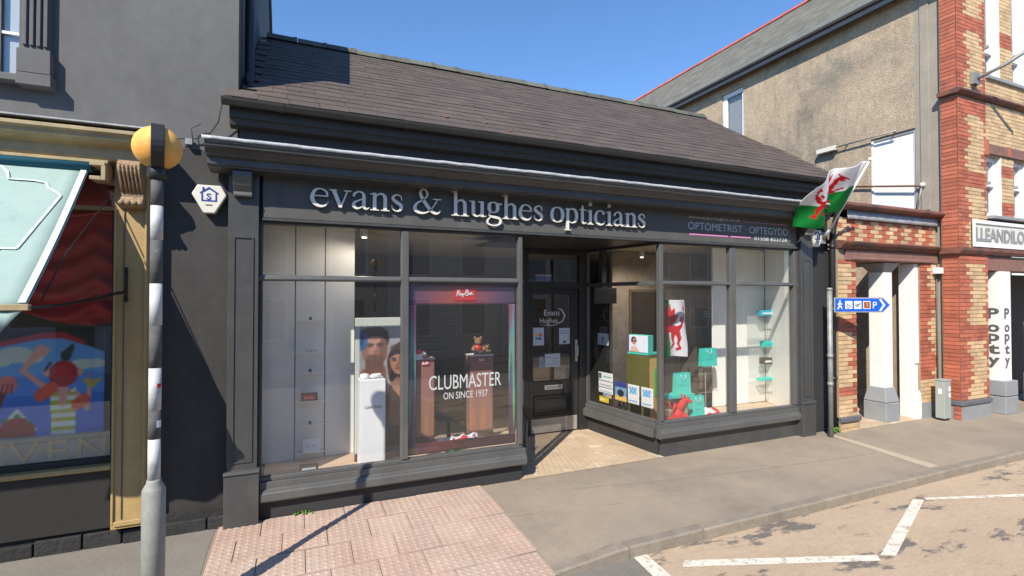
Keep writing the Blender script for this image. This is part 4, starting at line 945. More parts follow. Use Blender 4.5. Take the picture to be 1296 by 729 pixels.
# red plush dragon
t = thing('red_dragon_toy', 'red plush dragon toy sitting on the window deck', 'toy', (5.58, 6.3, .355))
b = MB(); cx, cy, z0 = 5.56, 6.28, .357
b.ball((cx, cy, z0 + .12), .105, 'red_toy', 14, (1, .85, 1.1)); b.tube([(cx + .02, cy, z0 + .18), (cx + .07, cy - .02, z0 + .28), (cx + .11, cy - .03, z0 + .33)], [.075, .055, .05], 'red_toy', 10)
b.ball((cx + .13, cy - .04, z0 + .345), .062, 'red_toy', 12, (1.1, .9, .9)); b.ball((cx + .185, cy - .07, z0 + .325), .038, 'red_toy', 10, (1.3, .9, .8))
for k in (-1, 1):
    b.tube([(cx + .11, cy - .02 + k * .03, z0 + .39), (cx + .10, cy + k * .045, z0 + .45)], [.02, .004], 'red_toy', 6)
    b.tube([(cx + .02, cy + k * .07 - .02, z0 + .14), (cx + .10, cy + k * .09 - .04, z0 + .08), (cx + .15, cy + k * .08 - .06, z0 + .03)], [.04, .034, .034], 'red_toy', 8)
    b.tube([(cx - .02, cy + k * .08, z0 + .06), (cx + .06, cy + k * .11 - .03, z0 + .045), (cx + .12, cy + k * .11 - .05, z0 + .03)], [.05, .04, .036], 'red_toy', 8)
    b.tube([(cx - .03, cy + k * .04 + .03, z0 + .2), (cx - .10, cy + k * .09 + .03, z0 + .30), (cx - .15, cy + k * .1 + .03, z0 + .2)], [.012, .03, .008], 'red_toy', 6)
b.tube([(cx - .06, cy, z0 + .06), (cx - .16, cy + .02, z0 + .05), (cx - .23, cy, z0 + .09), (cx - .25, cy - .01, z0 + .15)], [.05, .032, .02, .006], 'red_toy', 8); b.build('body', t)
nk = sheet('folded_napkin', None, (6.12, 6.35, .36), (1, .1, 0), (0, .95, .25), .52, .22, lambda U, V: np.where(((np.abs(U - .5) > .33) | (V < .15))[..., None], np.array((196, 40, 52)), np.array((214, 208, 210))), 30, 14, 'print_cloth', lambda U, V: (.04 * V, .03 * np.sin(U * 3.14) + .012 * np.sin(U * 17 + V * 5), 0 * U))
tag(nk, 'crumpled red and white cloth lying beside the turquoise bag', 'cloth')
t = thing('pegged_display', 'tall clear pegged panel at the right end of the window', 'display', (7.95, 6.75, .36))
for a, b, z0, z1 in ((7.62, 8.2, 1.47, 2.0), (7.66, 8.16, .98, 1.40), (7.64, 8.18, .42, .92)): MB().box(a, b, 6.74, 6.75, z0, z1, 'acrylic').build('pegged_sheet', t)
def small(name, label, cat, x0, x1, z, h, mt):
    t = thing(name, label, cat, ((x0 + x1) / 2, 6.68, z), 'small turquoise items on the pegged panel'); MB().box(x0, x1, 6.62, 6.735, z, z + h, mt).build('box_body', t, .004, 1); MB().box(x0 + .02, x1 - .02, 6.617, 6.62, z + h * .3, z + h * .6, 'white_vinyl' if mt != 'teal' else 'teal_blue').build('label_strip', t)
small('small_box', 'blue turquoise box on top of the pegged panel', 'box', 7.84, 8.14, 2.0, .10, 'teal_blue'); small('small_box', 'square turquoise box midway up the pegged panel', 'box', 7.92, 8.10, 1.42, .11, 'teal')
small('small_box', 'dark and turquoise box under the square turquoise one', 'box', 7.90, 8.10, 1.10, .12, 'inwall_dark'); small('small_box', 'thin turquoise strip box low on the pegged panel', 'box', 7.82, 8.14, .80, .05, 'teal')
t = thing('spectacles', 'dark spectacles on the pegged panel below its blue box', 'glasses', (8.05, 6.7, 1.72)); specs(t, 8.03, 6.62, 1.72); specs_b = None
t = thing('spectacles', 'dark spectacles lowest on the pegged panel', 'glasses', (8.05, 6.7, .55)); specs(t, 8.03, 6.62, .55)
# doorway window of the bay: notices on the glass and the gold plinth behind it
ba, bb = Vector((4.905, 5.93, 0)), Vector((4.70, 7.60, 0)); bu = (bb - ba).normalized()
def on_return(y): return ba + bu * ((y - 5.93) / bu.y)
def notice(name, label, ya, yb, z0, z1, fn, cat='notice', nx=16, nz=20):
    p = on_return(ya) ; p = p + Vector((0.016, 0, 0)); o = sheet(name, None, (p.x, p.y, z0), -bu, (0, 0, 1), (ya - yb) / bu.y, z1 - z0, fn, nx, nz, 'print', None, .001)
    return tag(o, label, cat, 'notices in the doorway window')
def nprint(bgc, marks):
    def fn(U, V):
        C = fill(U, V, bgc)
        for (x0, x1, y0, y1), c in marks: C[rect(U, V, x0, x1, y0, y1)] = c
        return C
    return fn
W_ = (226, 228, 232)
notice('notice', 'pale notice with a blue cross high in the doorway window', 7.33, 7.05, 1.53, 1.73, nprint((186, 205, 222), [((.42, .52, .3, .8), (80, 110, 150)), ((.25, .7, .5, .6), (80, 110, 150))]))
notice('notice', 'white card with a blue figure, top of the small card stack', 7.31, 6.95, .93, 1.07, nprint(W_, [((.05, .25, .2, .9), (40, 90, 120)), ((.35, .9, .4, .6), (120, 170, 160))]))
notice('notice', 'middle white card of the small card stack', 7.31, 6.95, .82, .92, nprint(W_, [((.1, .9, .3, .5), (150, 160, 180))]))
notice('notice', 'lowest white card of the small card stack', 7.31, 6.95, .725, .81, nprint(W_, [((.1, .9, .2, .4), (150, 160, 180))]))
notice('notice', 'blue and yellow notice with a dark dog-like shape', 6.90, 6.63, .66, .965, lambda U, V: np.where((V > .72)[..., None], np.array((46, 62, 140)), np.where(inell(U, V, .5, .42, .28, .2)[..., None], np.array((30, 34, 44)), np.where((V > .3)[..., None], np.array((120, 160, 210)), np.array((226, 190, 110))))))
for ya, yb, l in ((6.60, 6.35, 'white notice with a blue picture, left of the identical pair'), (6.31, 6.06, 'white notice with a blue picture, nearest the corner post')):
    notice('notice', l, ya, yb, .665, .965, lambda U, V: np.where(rect(U, V, .15, .8, .5, .9)[..., None], np.array((120, 180, 226)) - 60 * (np.sin(U * 25) * np.sin(V * 21))[..., None], np.where(rect(U, V, .12, .85, .12, .2)[..., None], np.array((60, 130, 200)), np.array(W_))))
notice('notice', 'small yellow sticker low in the doorway window', 7.29, 7.05, .565, .66, nprint((214, 190, 40), [((.1, .6, .3, .6), (240, 230, 150))]))
notice('notice', 'small blue and tan sticker above the yellow one', 7.2, 6.98, .65, .73, nprint((120, 150, 180), [((.4, .95, .1, .7), (206, 170, 110))]))
t = thing('gold_plinth', 'olive gold plinth with a green card, behind the doorway notices', 'plinth', (5.2, 6.55, .355))
o_ = Vector((5.10, 6.40, .356)); MB().obox(o_, (-.14, .40, 0), (.36, .12, 0), (0, 0, 1.06), 'olive').build('plinth_body', t, .003, 1)
MB().obox(o_ + Vector((.004, -.012, .02)), (.345, .115, 0), (0.003, -.008, 0), (0, 0, 1.0), 'yellow_tan').build('tan_face', t); MB().obox(o_ + Vector((.12, .012, .42)), (.2, .066, 0), (.004, -.012, 0), (0, 0, .42), 'green_print').build('green_card', t)
t = thing('picture_box', 'turquoise and white picture box of a woman in sunglasses', 'box', (5.12, 6.55, 1.42))
o2 = Vector((5.10, 6.42, 1.424)); MB().obox(o2, (-.13, .36, 0), (.30, .10, 0), (0, 0, .03), 'teal').build('box_base', t); MB().obox(o2 + Vector((0, 0, .03)), (-.125, .35, 0), (.14, .05, 0), (0, 0, .28), 'teal').build('box_body', t)
def shades(U, V):
    C = fill(U, V, (220, 222, 236)); C[inell(U, V, .30, .70, .14, .22)] = (60, 42, 36); C[inell(U, V, .32, .62, .10, .19)] = (190, 140, 120)
    C[stroke(U, V, [(.23, .66), (.30, .65)], .045) | stroke(U, V, [(.35, .65), (.42, .66)], .045)] = (22, 18, 20); C[inell(U, V, .33, .50, .04, .015)] = (170, 60, 66)
    C[poly(U, V, [(.1, 0), (.18, .3), (.32, .38), (.46, .28), (.6, 0)])] = (206, 176, 160); C[U < .06] = (60, 70, 140); return C
pz = o2 + Vector((-.125, .35, .035)) + Vector((-.006, -.002, 0)); sheet('picture', t, pz, (.125, -.35, 0), (0, 0, 1), .372, .27, shades, 40, 30)
for k, (y, lab) in enumerate(((6.98, 'dark bottle in the corner of the doorway window, farther one'), (6.86, 'dark bottle in the corner of the doorway window, nearer one'))):
    t = thing('dark_bottle', lab, 'bottle', (4.93, y, .355), 'dark bottles behind the notices'); MB().lathe((4.95, y, .355), [(.035, 0), (.038, .16), (.014, .21), (.014, .26)], 'black', 12).build('bottle_body', t)
t = thing('red_pot', 'small red lantern pot at the foot of the gold plinth', 'pot', (5.30, 6.3, .355)); MB().lathe((5.22, 6.24, .355), [(.05, 0), (.075, .08), (.06, .2), (.045, .24)], 'red', 14).build('pot_body', t); MB().lathe((5.22, 6.24, .595), [(.05, 0), (.02, .03)], 'lichen', 12).build('pot_lid', t)
# notices on the door
def door_notice(label, x0, x1, z0, z1, fn): tag(sheet('notice', None, (x0, DY + .013, z0), (1, 0, 0), (0, 0, 1), x1 - x0, z1 - z0, fn, 18, 22, 'print', None, .001), label, 'notice', 'paper notices on the door glass')
def flower(U, V):
    C = fill(U, V, (196, 204, 216))
    for k, c in enumerate(((220, 90, 60), (230, 180, 60), (80, 160, 90), (60, 110, 190))):
        C[inell(U, V, .5 + .2 * math.cos(k * 1.57 + .6), .48 + .14 * math.sin(k * 1.57 + .6), .13, .09)] = c
    return C
door_notice('paper notice with a coloured flower print, left on the door glass', 3.65, 3.86, 1.525, 1.83, flower)
door_notice('paper notice with grey lines, right on the door glass', 4.15, 4.365, 1.53, 1.81, nprint((200, 206, 216), [((.15, .85, .8, .84), (140, 146, 160)), ((.15, .8, .68, .72), (140, 146, 160)), ((.15, .85, .55, .59), (140, 146, 160)), ((.35, .65, .08, .2), (60, 70, 90))]))
door_notice('wide paper notice in the middle of the door glass', 3.87, 4.17, 1.145, 1.375, nprint((196, 204, 212), [((.1, .45, .7, .74), (120, 128, 140)), ((.1, .45, .5, .54), (120, 128, 140)), ((.55, .9, .6, .64), (120, 128, 140)), ((.55, .9, .4, .44), (120, 128, 140)), ((.1, .9, .2, .24), (150, 156, 166))]))
door_notice('narrow pale strip beside the wide door notice', 3.765, 3.85, 1.14, 1.33, nprint((150, 166, 172), [((.2, .8, .5, .55), (90, 100, 110))]))
t = thing('toplight_sign', 'small blue and white sign in the glass above the door', 'sign', (3.87, DY + .08, 2.61)); MB().box(3.72, 4.03, DY + .05, DY + .06, 2.615, 2.70, 'blue_sign').box(3.72, 4.03, DY + .05, DY + .06, 2.70, 2.735, 'grey_vinyl').build('sign_face', t)
mb = MB()
for k in range(7): mb.box(3.745 + k * .04, 3.755 + k * .04, DY + .047, DY + .05, 2.63, 2.685, 'grey_vinyl')
mb.build('pale_mark', t)

# ------------------------------------------------------------------ alarm boxes, cables
def alarm(x, y, z, s, label, emblem=True):
    t = thing('alarm_box', label, 'alarm box', (x, y + .09, z), 'house alarm boxes on the shop fronts')
    P = [(-.105, .135), (.105, .135), (.155, .04), (.05, -.15), (-.05, -.15), (-.155, .04)]
    MB().prism([(x + a * s, y, z + b * s) for a, b in P], (0, .085, 0), 'cream_plastic').build('case', t, .01, 2)
    e = MB(); q = y - .002
    def r_(a, b, c, d): e.box(x + a * s, x + b * s, q - .002, q, z + c * s, z + d * s, 'logo_blue')
    e.prism([(x + a * s, q, z + b * s) for a, b in [(-.085, .055), (0, .115), (.085, .055), (.075, .045), (0, .095), (-.075, .045)]], (0, -.002, 0), 'logo_blue')
    r_(-.068, -.055, -.03, .05); r_(.055, .068, -.03, .05); r_(-.055, .055, -.03, -.018); r_(-.06, -.042, .075, .11)
    e.build('house_emblem', t)
    put_text('lettering', 'S', .062 * s, (x - .024 * s, y - .001, z - .012 * s), (1, 0, 0), (0, 0, 1), 'logo_blue', t, .002, .045 * s, 0, .02)
    MB().box(x - .03 * s, x + .03 * s, y - .002, y, z - .075 * s, z - .062 * s, 'seam').build('small_print', t)
    MB().lathe((x + .14 * s, y + .04, z - .02 * s), [(.008, 0), (.008, .01)], 'black', 8).build('screw', t)
alarm(-.842, 5.85, 3.36, 1.0, 'cream six-sided alarm box on the charcoal wall beside the crossing beacon')
alarm(8.17, 5.77, 3.36, 1.0, 'cream alarm box beneath the flag at the right end of the shop')
t = thing('overhead_cable', 'thin black cable hanging from the eaves corner across the grey wall', 'cable', (-.9, 5.9, 4.0))
MB().tube([(-.73, 5.80, 4.33), (-.77, 5.86, 4.15), (-.84, 5.9, 4.05), (-.97, 5.91, 3.97), (-1.12, 5.9, 3.95)], .007, 'cable', 6).build('cable_run', t)
MB().tube([(-.84, 5.9, 4.05), (-.90, 5.90, 3.93), (-.88, 5.91, 3.82)], .005, 'cable', 6).tube([(-1.0, 5.9, 3.96), (-1.01, 5.9, 4.07), (-.93, 5.9, 4.12)], .004, 'cable', 6).build('cable_branch', t)
MB().box(-1.06, -1.0, 5.88, 5.935, 3.90, 3.96, 'steel').build('clamp', t)
pp = thing('drainpipe', 'black cast drainpipe between the opticians and the brick porch', 'drainpipe', (8.62, 5.8, 0))
MB().tube([(8.60, 5.80, 0), (8.60, 5.80, 3.3), (8.63, 5.80, 3.55), (8.66, 5.75, 3.8), (8.64, 5.70, 4.28)], .045, 'black_rubber', 12).build('pipe', pp)
for z in (.9, 2.1, 3.2): MB().lathe((8.60, 5.80, z), [(.055, 0), (.055, .06)], 'black_rubber', 12).box(8.54, 8.66, 5.84, 5.885, z + .01, z + .05, 'black_rubber').build('collar', pp)

# flag on a slanting pole
t = thing('flag_pole', 'slanting white flagpole bracketed to the right end of the shop front', 'flagpole', (8.30, 5.75, 3.42))
MB().tube([(8.32, 5.74, 3.36), (8.32, 5.0, 4.52)], .016, 'upvc', 10).build('pole', t); MB().ball((8.32, 4.99, 4.535), .03, 'upvc', 10).build('finial', t)
MB().box(8.27, 8.37, 5.76, 5.80, 3.27, 3.47, 'steel').tube([(8.32, 5.76, 3.35), (8.32, 5.66, 3.50)], .03, 'steel', 10).build('bracket', t)
def flag_fn(U, V):                                   # u along the fly from the pole, v up the hoist
    C = fill(U, V, (220, 220, 222)); C[V < .5] = (12, 120, 48); C[dragon((U - .34) / .60, (V - .16) / .76)] = (196, 22, 36); return C
hoist0 = Vector((8.315, 5.44, 3.84)); hoist1 = Vector((8.315, 5.02, 4.50)); hv = hoist1 - hoist0
def flagmesh():
    nx, nz = 96, 56; U, V = np.meshgrid(np.linspace(0, 1, nx + 1), np.linspace(0, 1, nz + 1)); C = flag_fn(U, V); vs = []
    for i in range(nz + 1):
        for j in range(nx + 1):
            u, v = U[i, j], V[i, j]
            p = hoist0 + hv * v
            top, bot = Vector((-1.02, .24, -.44)), Vector((-.95, .20, -.30))
            fly = bot + (top - bot) * v
            k = min(1, u * 1.8); nrm = Vector((-.11, .845, .52))
            p = p + fly * (u ** 1.1) + nrm * (.105 * k * math.sin(6.283 * (u * 1.75 + (1 - v) * .5) + .9) - .06 * k) + Vector((.03 * math.sin(u * 14 + v * 5), 0, .05 * math.sin(u * 6.5 + v * 2) * u + .12 * math.sin(u * math.pi) * v - .08 * k * (1 - v)))
            vs.append(p)
    fs = [(i * (nx + 1) + j, i * (nx + 1) + j + 1, (i + 1) * (nx + 1) + j + 1, (i + 1) * (nx + 1) + j) for i in range(nz) for j in range(nx)]
    me = bpy.data.meshes.new('dragon_flag'); me.from_pydata([tuple(v - hoist0) for v in vs], [], fs)
    at = me.color_attributes.new('Col', 'FLOAT_COLOR', 'POINT'); c = C / 255.; l = np.where(c <= .04045, c / 12.92, ((c + .055) / 1.055) ** 2.4)
    at.data.foreach_set('color', np.concatenate([l, np.ones(l.shape[:2] + (1,))], 2).reshape(-1).astype(np.float32))
    me.materials.append(M['print_cloth']); me.polygons.foreach_set('use_smooth', [True] * len(fs)); return me
fo = bpy.data.objects.new('dragon_flag', flagmesh()); COL.objects.link(fo); fo.location = hoist0
tag(fo, 'white and green flag with a red dragon flying from the slanting pole', 'flag'); s_ = fo.modifiers.new('thickness', 'SOLIDIFY'); s_.thickness = .002

# ------------------------------------------------------------------ left building
LY = 5.95
lb = thing('grey_rendered_building', 'tall grey painted building left of the opticians, shop below', 'building', (-3, LY, 0))
w = MB()
w.box(-6.5, -2.50, LY, LY + .3, 3.65, 6.75, 'left_render').box(-2.345, -1.625, LY, LY + .3, 3.65, 3.870, 'left_render').box(-2.345, -.60, LY, LY + .3, 3.871, 6.75, 'left_render').box(-2.50, -2.345, LY, LY + .3, 3.6, 4.37, 'left_render').box(-2.50, -2.345, LY, LY + .3, 5.9, 6.75, 'left_render')
w.build('upper_wall', lb)
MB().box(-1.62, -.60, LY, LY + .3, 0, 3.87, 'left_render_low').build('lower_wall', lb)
gz = lambda y: 6.75 + .86 * (y - LY) if y < 9.6 else 6.75 + .86 * (9.6 - LY) - .86 * (y - 9.6)
MB().prism([(-.60, LY + .3, 0), (-.60, 13.2, 0), (-.60, 13.2, gz(13.2)), (-.60, 9.6, gz(9.6)), (-.60, LY + .3, gz(LY + .3))], (-.25, 0, 0), 'left_render').build('side_wall', lb)
rf = MB(); rf.add([(-6.5, LY - .25, 6.6), (-.55, LY - .25, 6.6), (-.55, 9.6, gz(9.6) + .06), (-6.5, 9.6, gz(9.6) + .06), (-.55, 13.4, 6.6), (-6.5, 13.4, 6.6)], [(0, 1, 2, 3), (3, 2, 4, 5)], 'slate_grey'); ro = rf.build('roof', lb); ro.modifiers.new('thickness', 'SOLIDIFY').thickness = .06
MB().tube([(-.52, 6.25, 6.6), (-.52, 6.25, 4.80), (-.53, 6.22, 4.70), (-.50, 6.10, 4.62)], .05, 'black_rubber', 12).build('drainpipe', lb)
MB().tube([(-.53, 6.05, 4.78), (-.53, 6.12, 4.68), (-.48, 6.3, 4.62), (-.30, 6.35, 4.72)], .018, 'cable', 8).build('cable_loop', lb)
# plinth stones
pl = MB().box(-6, -.66, 5.90, 5.96, -.05, .20, 'dark_plinth').build('plinth', lb)
x = -6.0
while x < -.72:
    L = rnd.uniform(.22, .42); 
    MB().box(x + .006, min(x + L, -.68) - .006, 5.855 + rnd.uniform(0, .02), 5.90, -.03, .14 + rnd.uniform(-.02, .02), 'dark_plinth').build('plinth_stone', pl, .012, 2); x += L
# upper window at top left with fluted surround
uw = bpy.data.objects.new('upper_window', None); COL.objects.link(uw); uw.parent = lb; ORG[uw.name] = org(lb).copy()
MB().box(-2.60, -2.345, 5.995, 6.03, 4.37, 5.9, 'grey_vinyl').build('pane_backing', uw)  # pale blue-grey backing; its colour stands in for sky reflected in the glass
pane(uw, (-2.60, 5.98, 4.40), (1, 0, 0), (0, 0, 1), .235, 1.45)
MB().box(-2.60, -2.365, 5.955, 5.978, 4.76, 4.785, 'upvc').build('glazing_bar', uw); MB().box(-2.365, -2.345, 5.93, 5.985, 4.37, 5.9, 'left_render').build('jamb', uw)
sp = MB().box(-2.345, -2.135, 5.905, LY, 4.62, 5.9, 'left_render').build('window_pilaster', uw)
for i in range(4):
    a = -2.330 + i * .05; MB().box(a, a + .034, 5.885, 5.905, 4.66, 5.9, 'left_render').build('flute', sp, .006, 1)
MB().box(-2.36, -2.115, 5.865, LY, 4.40, 4.62, 'left_render').build('pilaster_block', uw, .006, 1)
MB().box(-3.2, -2.10, 5.83, LY, 4.30, 4.365, 'left_render').box(-2.345, -2.095, 5.82, LY, 4.275, 4.385, 'left_render').build('sill', uw, .006, 1)
# shop front below
sf = thing('tan_shopfront', 'tan and dark wooden shop front left of the crossing beacon', 'shop front', (-3, 5.8, 0))
MB().profx([(5.95, 3.62), (5.72, 3.62), (5.70, 3.64), (5.70, 3.74), (5.62, 3.76), (5.58, 3.79), (5.58, 3.83), (5.54, 3.84), (5.54, 3.875), (5.95, 3.91)], -6.5, -1.30, 'tan_pale').build('cornice', sf, .004, 1)
MB().box(-6.5, -1.295, 5.53, 5.95, 3.912, 3.924, 'lead').build('lead_flashing', sf)
MB().box(-6.5, -1.62, 5.66, 5.72, 3.585, 3.615, 'tan_pale').box(-1.74, -1.625, 5.60, 5.80, 3.55, 3.585, 'tan_pale').box(-1.655, -1.62, 5.60, 5.80, 3.42, 3.55, 'tan_pale').box(-1.74, -1.655, 5.60, 5.80, 3.42, 3.455, 'tan_pale').build('awning_box', sf, .004, 1)
pil = MB().box(-1.61, -1.34, 5.80, 5.95, .17, 3.62, 'tan_paint').build('pilaster', sf, .005, 1)
MB().box(-1.605, -1.585, 5.782, 5.80, .22, 3.2, 'tan_paint').box(-1.365, -1.345, 5.782, 5.80, .22, 3.2, 'tan_paint').box(-1.585, -1.365, 5.782, 5.80, .20, .245, 'tan_paint').box(-1.53, -1.52, 5.79, 5.80, .26, 3.2, 'seam').build('panel_moulding', pil, .004, 1)
cb = MB().profx([(5.80, 3.62), (5.60, 3.62), (5.57, 3.58), (5.585, 3.52), (5.64, 3.45), (5.69, 3.36), (5.70, 3.29), (5.665, 3.26), (5.665, 3.225), (5.70, 3.20), (5.80, 3.20)], -1.535, -1.355, 'gold_console').build('console_bracket', pil, .008, 2)
for i in range(6):
    a = -1.53 + i * .03
    MB().tube([(a + .014, 5.60, 3.60), (a + .014, 5.574, 3.56), (a + .014, 5.60, 3.49), (a + .014, 5.655, 3.41), (a + .014, 5.69, 3.34)], .011, 'gold_console', 6).build('carved_rib', cb)
for i in range(4): MB().ball((-1.52 + i * .05, 5.66, 3.235), .026, 'gold_console', 8).build('carved_bead', cb)
MB().box(-6.5, -1.61, 5.86, 5.95, .18, .735, 'shop_black').build('stall_riser', sf)
MB().profx([(5.80, .735), (5.795, .75), (5.80, .78), (5.86, .785), (5.95, .785), (5.95, .735)], -6.5, -1.612, 'tan_paint').build('sill', sf, .004, 1)
MB().box(-6.5, -1.612, 5.875, 5.95, .785, .835, 'shop_black').build('bottom_rail', sf)
MB().box(-6.5, -1.612, 5.84, 5.95, 3.185, 3.215, 'tan_pale').build('transom', sf); MB().box(-1.64, -1.61, 5.87, 5.95, .84, 3.18, 'shop_black').build('jamb', sf)
pane(sf, (-6.4, 5.92, .835), (1, 0, 0), (0, 0, 1), 4.76, 2.35); pane(sf, (-6.4, 5.92, 3.215), (1, 0, 0), (0, 0, 1), 4.78, .37)
MB().box(-6.5, -1.45, 7.4, 7.5, 0, 3.6, 'inwall_dark').box(-1.55, -1.45, 5.96, 7.4, 0, 3.6, 'inwall_dark').box(-6.5, -1.55, 5.96, 7.4, .55, .60, 'board').box(-6.5, -1.55, 5.96, 7.4, 3.6, 3.64, 'inwall_dark').build('window_recess', sf)
# iron awning arm bracket
ib = MB().tube([(-1.50, 5.77, 2.33), (-1.50, 5.77, 2.62)], .012, 'iron', 8).tube([(-1.50, 5.77, 2.42), (-1.50, 5.68, 2.40), (-1.55, 5.5, 2.38)], .014, 'iron', 8).ball((-1.50, 5.76, 2.33), .022, 'iron', 8).ball((-1.50, 5.76, 2.62), .02, 'iron', 8)
ib.build('iron_bracket', sf)
# awning
aw = thing('shop_awning', 'faded turquoise canvas awning pulled down over the left shop window', 'awning', (-2.5, 5.75, 3.5))
A0, A1 = (5.73, 3.56), (4.60, 2.30)
def awning_sheet():
    mb = MB(); nx, nz = 24, 18; vs = []
    for j in range(nz + 1):
        for i in range(nx + 1):
            u, v = i / nx, j / nz; x = -5.2 + (5.2 - 1.77) * u; y = A0[0] + (A1[0] - A0[0]) * v; z = A0[1] + (A1[1] - A0[1]) * v - .035 * math.sin(math.pi * v) + .006 * math.sin(u * 40 + v * 3) * math.sin(math.pi * v)
            vs.append((x, y, z))
    mb.add(vs, [(j * (nx + 1) + i, j * (nx + 1) + i + 1, (j + 1) * (nx + 1) + i + 1, (j + 1) * (nx + 1) + i) for j in range(nz) for i in range(nx)], 'awning', True); return mb
o = awning_sheet().build('canvas', aw); s_ = o.modifiers.new('thickness', 'SOLIDIFY'); s_.thickness = .004
def on_aw(x, v, lift=.016):
    return (x, A0[0] + (A1[0] - A0[0]) * v - lift * .75, A0[1] + (A1[1] - A0[1]) * v - .035 * math.sin(math.pi * v) + lift * .67)
def aw_line(pts, w=.010):
    pts = [(a + (c - a) * k / 6, b + (d_ - b) * k / 6) for (a, b), (c, d_) in zip(pts, pts[1:]) for k in range(6)] + [pts[-1]]
    mb = MB(); P = [Vector(on_aw(*p)) for p in pts]; vs = []
    for i, p in enumerate(P):
        d = (P[min(i + 1, len(P) - 1)] - P[max(i - 1, 0)]).normalized(); n = d.cross(Vector((0, -.75, .67))).normalized(); vs += [p + n * w, p - n * w]
    mb.add(vs, [(2 * i, 2 * i + 1, 2 * i + 3, 2 * i + 2) for i in range(len(P) - 1)], 'awning_trim'); o = mb.build('pale_trim', aw)
aw_line([(-2.55, .02), (-2.36, .06), (-2.30, .10), (-2.27, .15), (-2.10, .15), (-2.02, .16), (-1.98, .20), (-1.90, .24), (-1.88, .25)])
aw_line([(-1.88, .25), (-1.94, .45), (-1.99, .64)]); aw_line([(-1.99, .64), (-2.08, .64), (-2.18, .70), (-2.26, .78), (-2.5, .8)])
aw_line([(-1.80, .03), (-1.80, .3), (-1.80, .6), (-1.80, .99)], .022)
MB().box(-5.2, -1.95, 4.575, 4.615, 2.275, 2.305, 'tan_pale').box(-1.95, -1.75, 4.57, 4.62, 2.265, 2.31, 'tan_pale').build('front_bar', aw, .004, 1)
MB().tube([(-1.76, 4.60, 2.28), (-1.68, 4.9, 2.30), (-1.58, 5.35, 2.35), (-1.52, 5.62, 2.40)], .012, 'iron', 8).build('folding_arm', aw)
MB().tube([(-1.63, 5.70, 3.26), (-1.72, 5.1, 2.72), (-1.76, 4.78, 2.33)], .006, 'iron', 6).build('stay_rod', aw)
vv = MB(); vs = []
for i in range(13):
    u = i / 12; x = -2.9 + 1.13 * u; dr = min(1, (1 - u) / .16); vs += [(x, 4.60 + .015 * math.sin(u * 20), 2.275), (x - .02, 4.60 + .03 * math.sin(u * 17 + 1), 2.275 - .25 * dr ** 1.1 - .01)]
vv.add(vs, [(2 * i, 2 * i + 1, 2 * i + 3, 2 * i + 2) for i in range(12)], 'awning', True); o = vv.build('valance', aw); o.modifiers.new('thickness', 'SOLIDIFY').thickness = .003
MB().box(-5.2, -1.79, 5.69, 5.735, 3.52, 3.58, 'awning_dark').tube([(-5.2, 5.70, 3.55), (-1.75, 5.70, 3.55)], .05, 'awning_dark', 10).build('roller', aw)
# swagged curtain
cu = MB(); nx, nz = 60, 44; vs = []
for j in range(nz + 1):
    for i in range(nx + 1):
        u, v = i / nx, j / nz; x = -3.6 + 1.95 * u
        sag = .5 - .5 * math.cos(2 * math.pi * ((u * 2.0 + .02) % 1.0)); z = 3.19 - v * (.98 + .20 * sag * 0 + .13 * math.sin(u * math.pi * 2 + 2.2))
        fold = math.sin(v * 30 + 4 * ((u * 2.2) % 1.0 - .5) ** 2 * 6) * .05 * (v ** .6); vs.append((x, 6.08 + fold + .02 * math.sin(u * 25) * (1 - v), z))
cu.add(vs, [(j * (nx + 1) + i, j * (nx + 1) + i + 1, (j + 1) * (nx + 1) + i + 1, (j + 1) * (nx + 1) + i) for j in range(nz) for i in range(nx)], 'curtain', True)
o = cu.build('red_curtain', loc=(-2.6, 6.08, 3.19)); tag(o, 'dark red swagged curtain hanging inside the left shop window', 'curtain'); o.modifiers.new('thickness', 'SOLIDIFY').thickness = .004
cu = MB(); nx = 50; vs = []
for j in range(3):
    for i in range(nx + 1): vs.append((-3.6 + 1.95 * i / nx, 6.06 + .012 * math.sin(i * 1.3), 3.22 + .17 * j))
cu.add(vs, [(j * (nx + 1) + i, j * (nx + 1) + i + 1, (j + 1) * (nx + 1) + i + 1, (j + 1) * (nx + 1) + i) for j in range(2) for i in range(nx)], 'curtain', True)
o = cu.build('red_pelmet', loc=(-2.6, 6.06, 3.2)); tag(o, 'red cloth strip above the transom of the left shop window', 'curtain'); o.modifiers.new('thickness', 'SOLIDIFY').thickness = .004
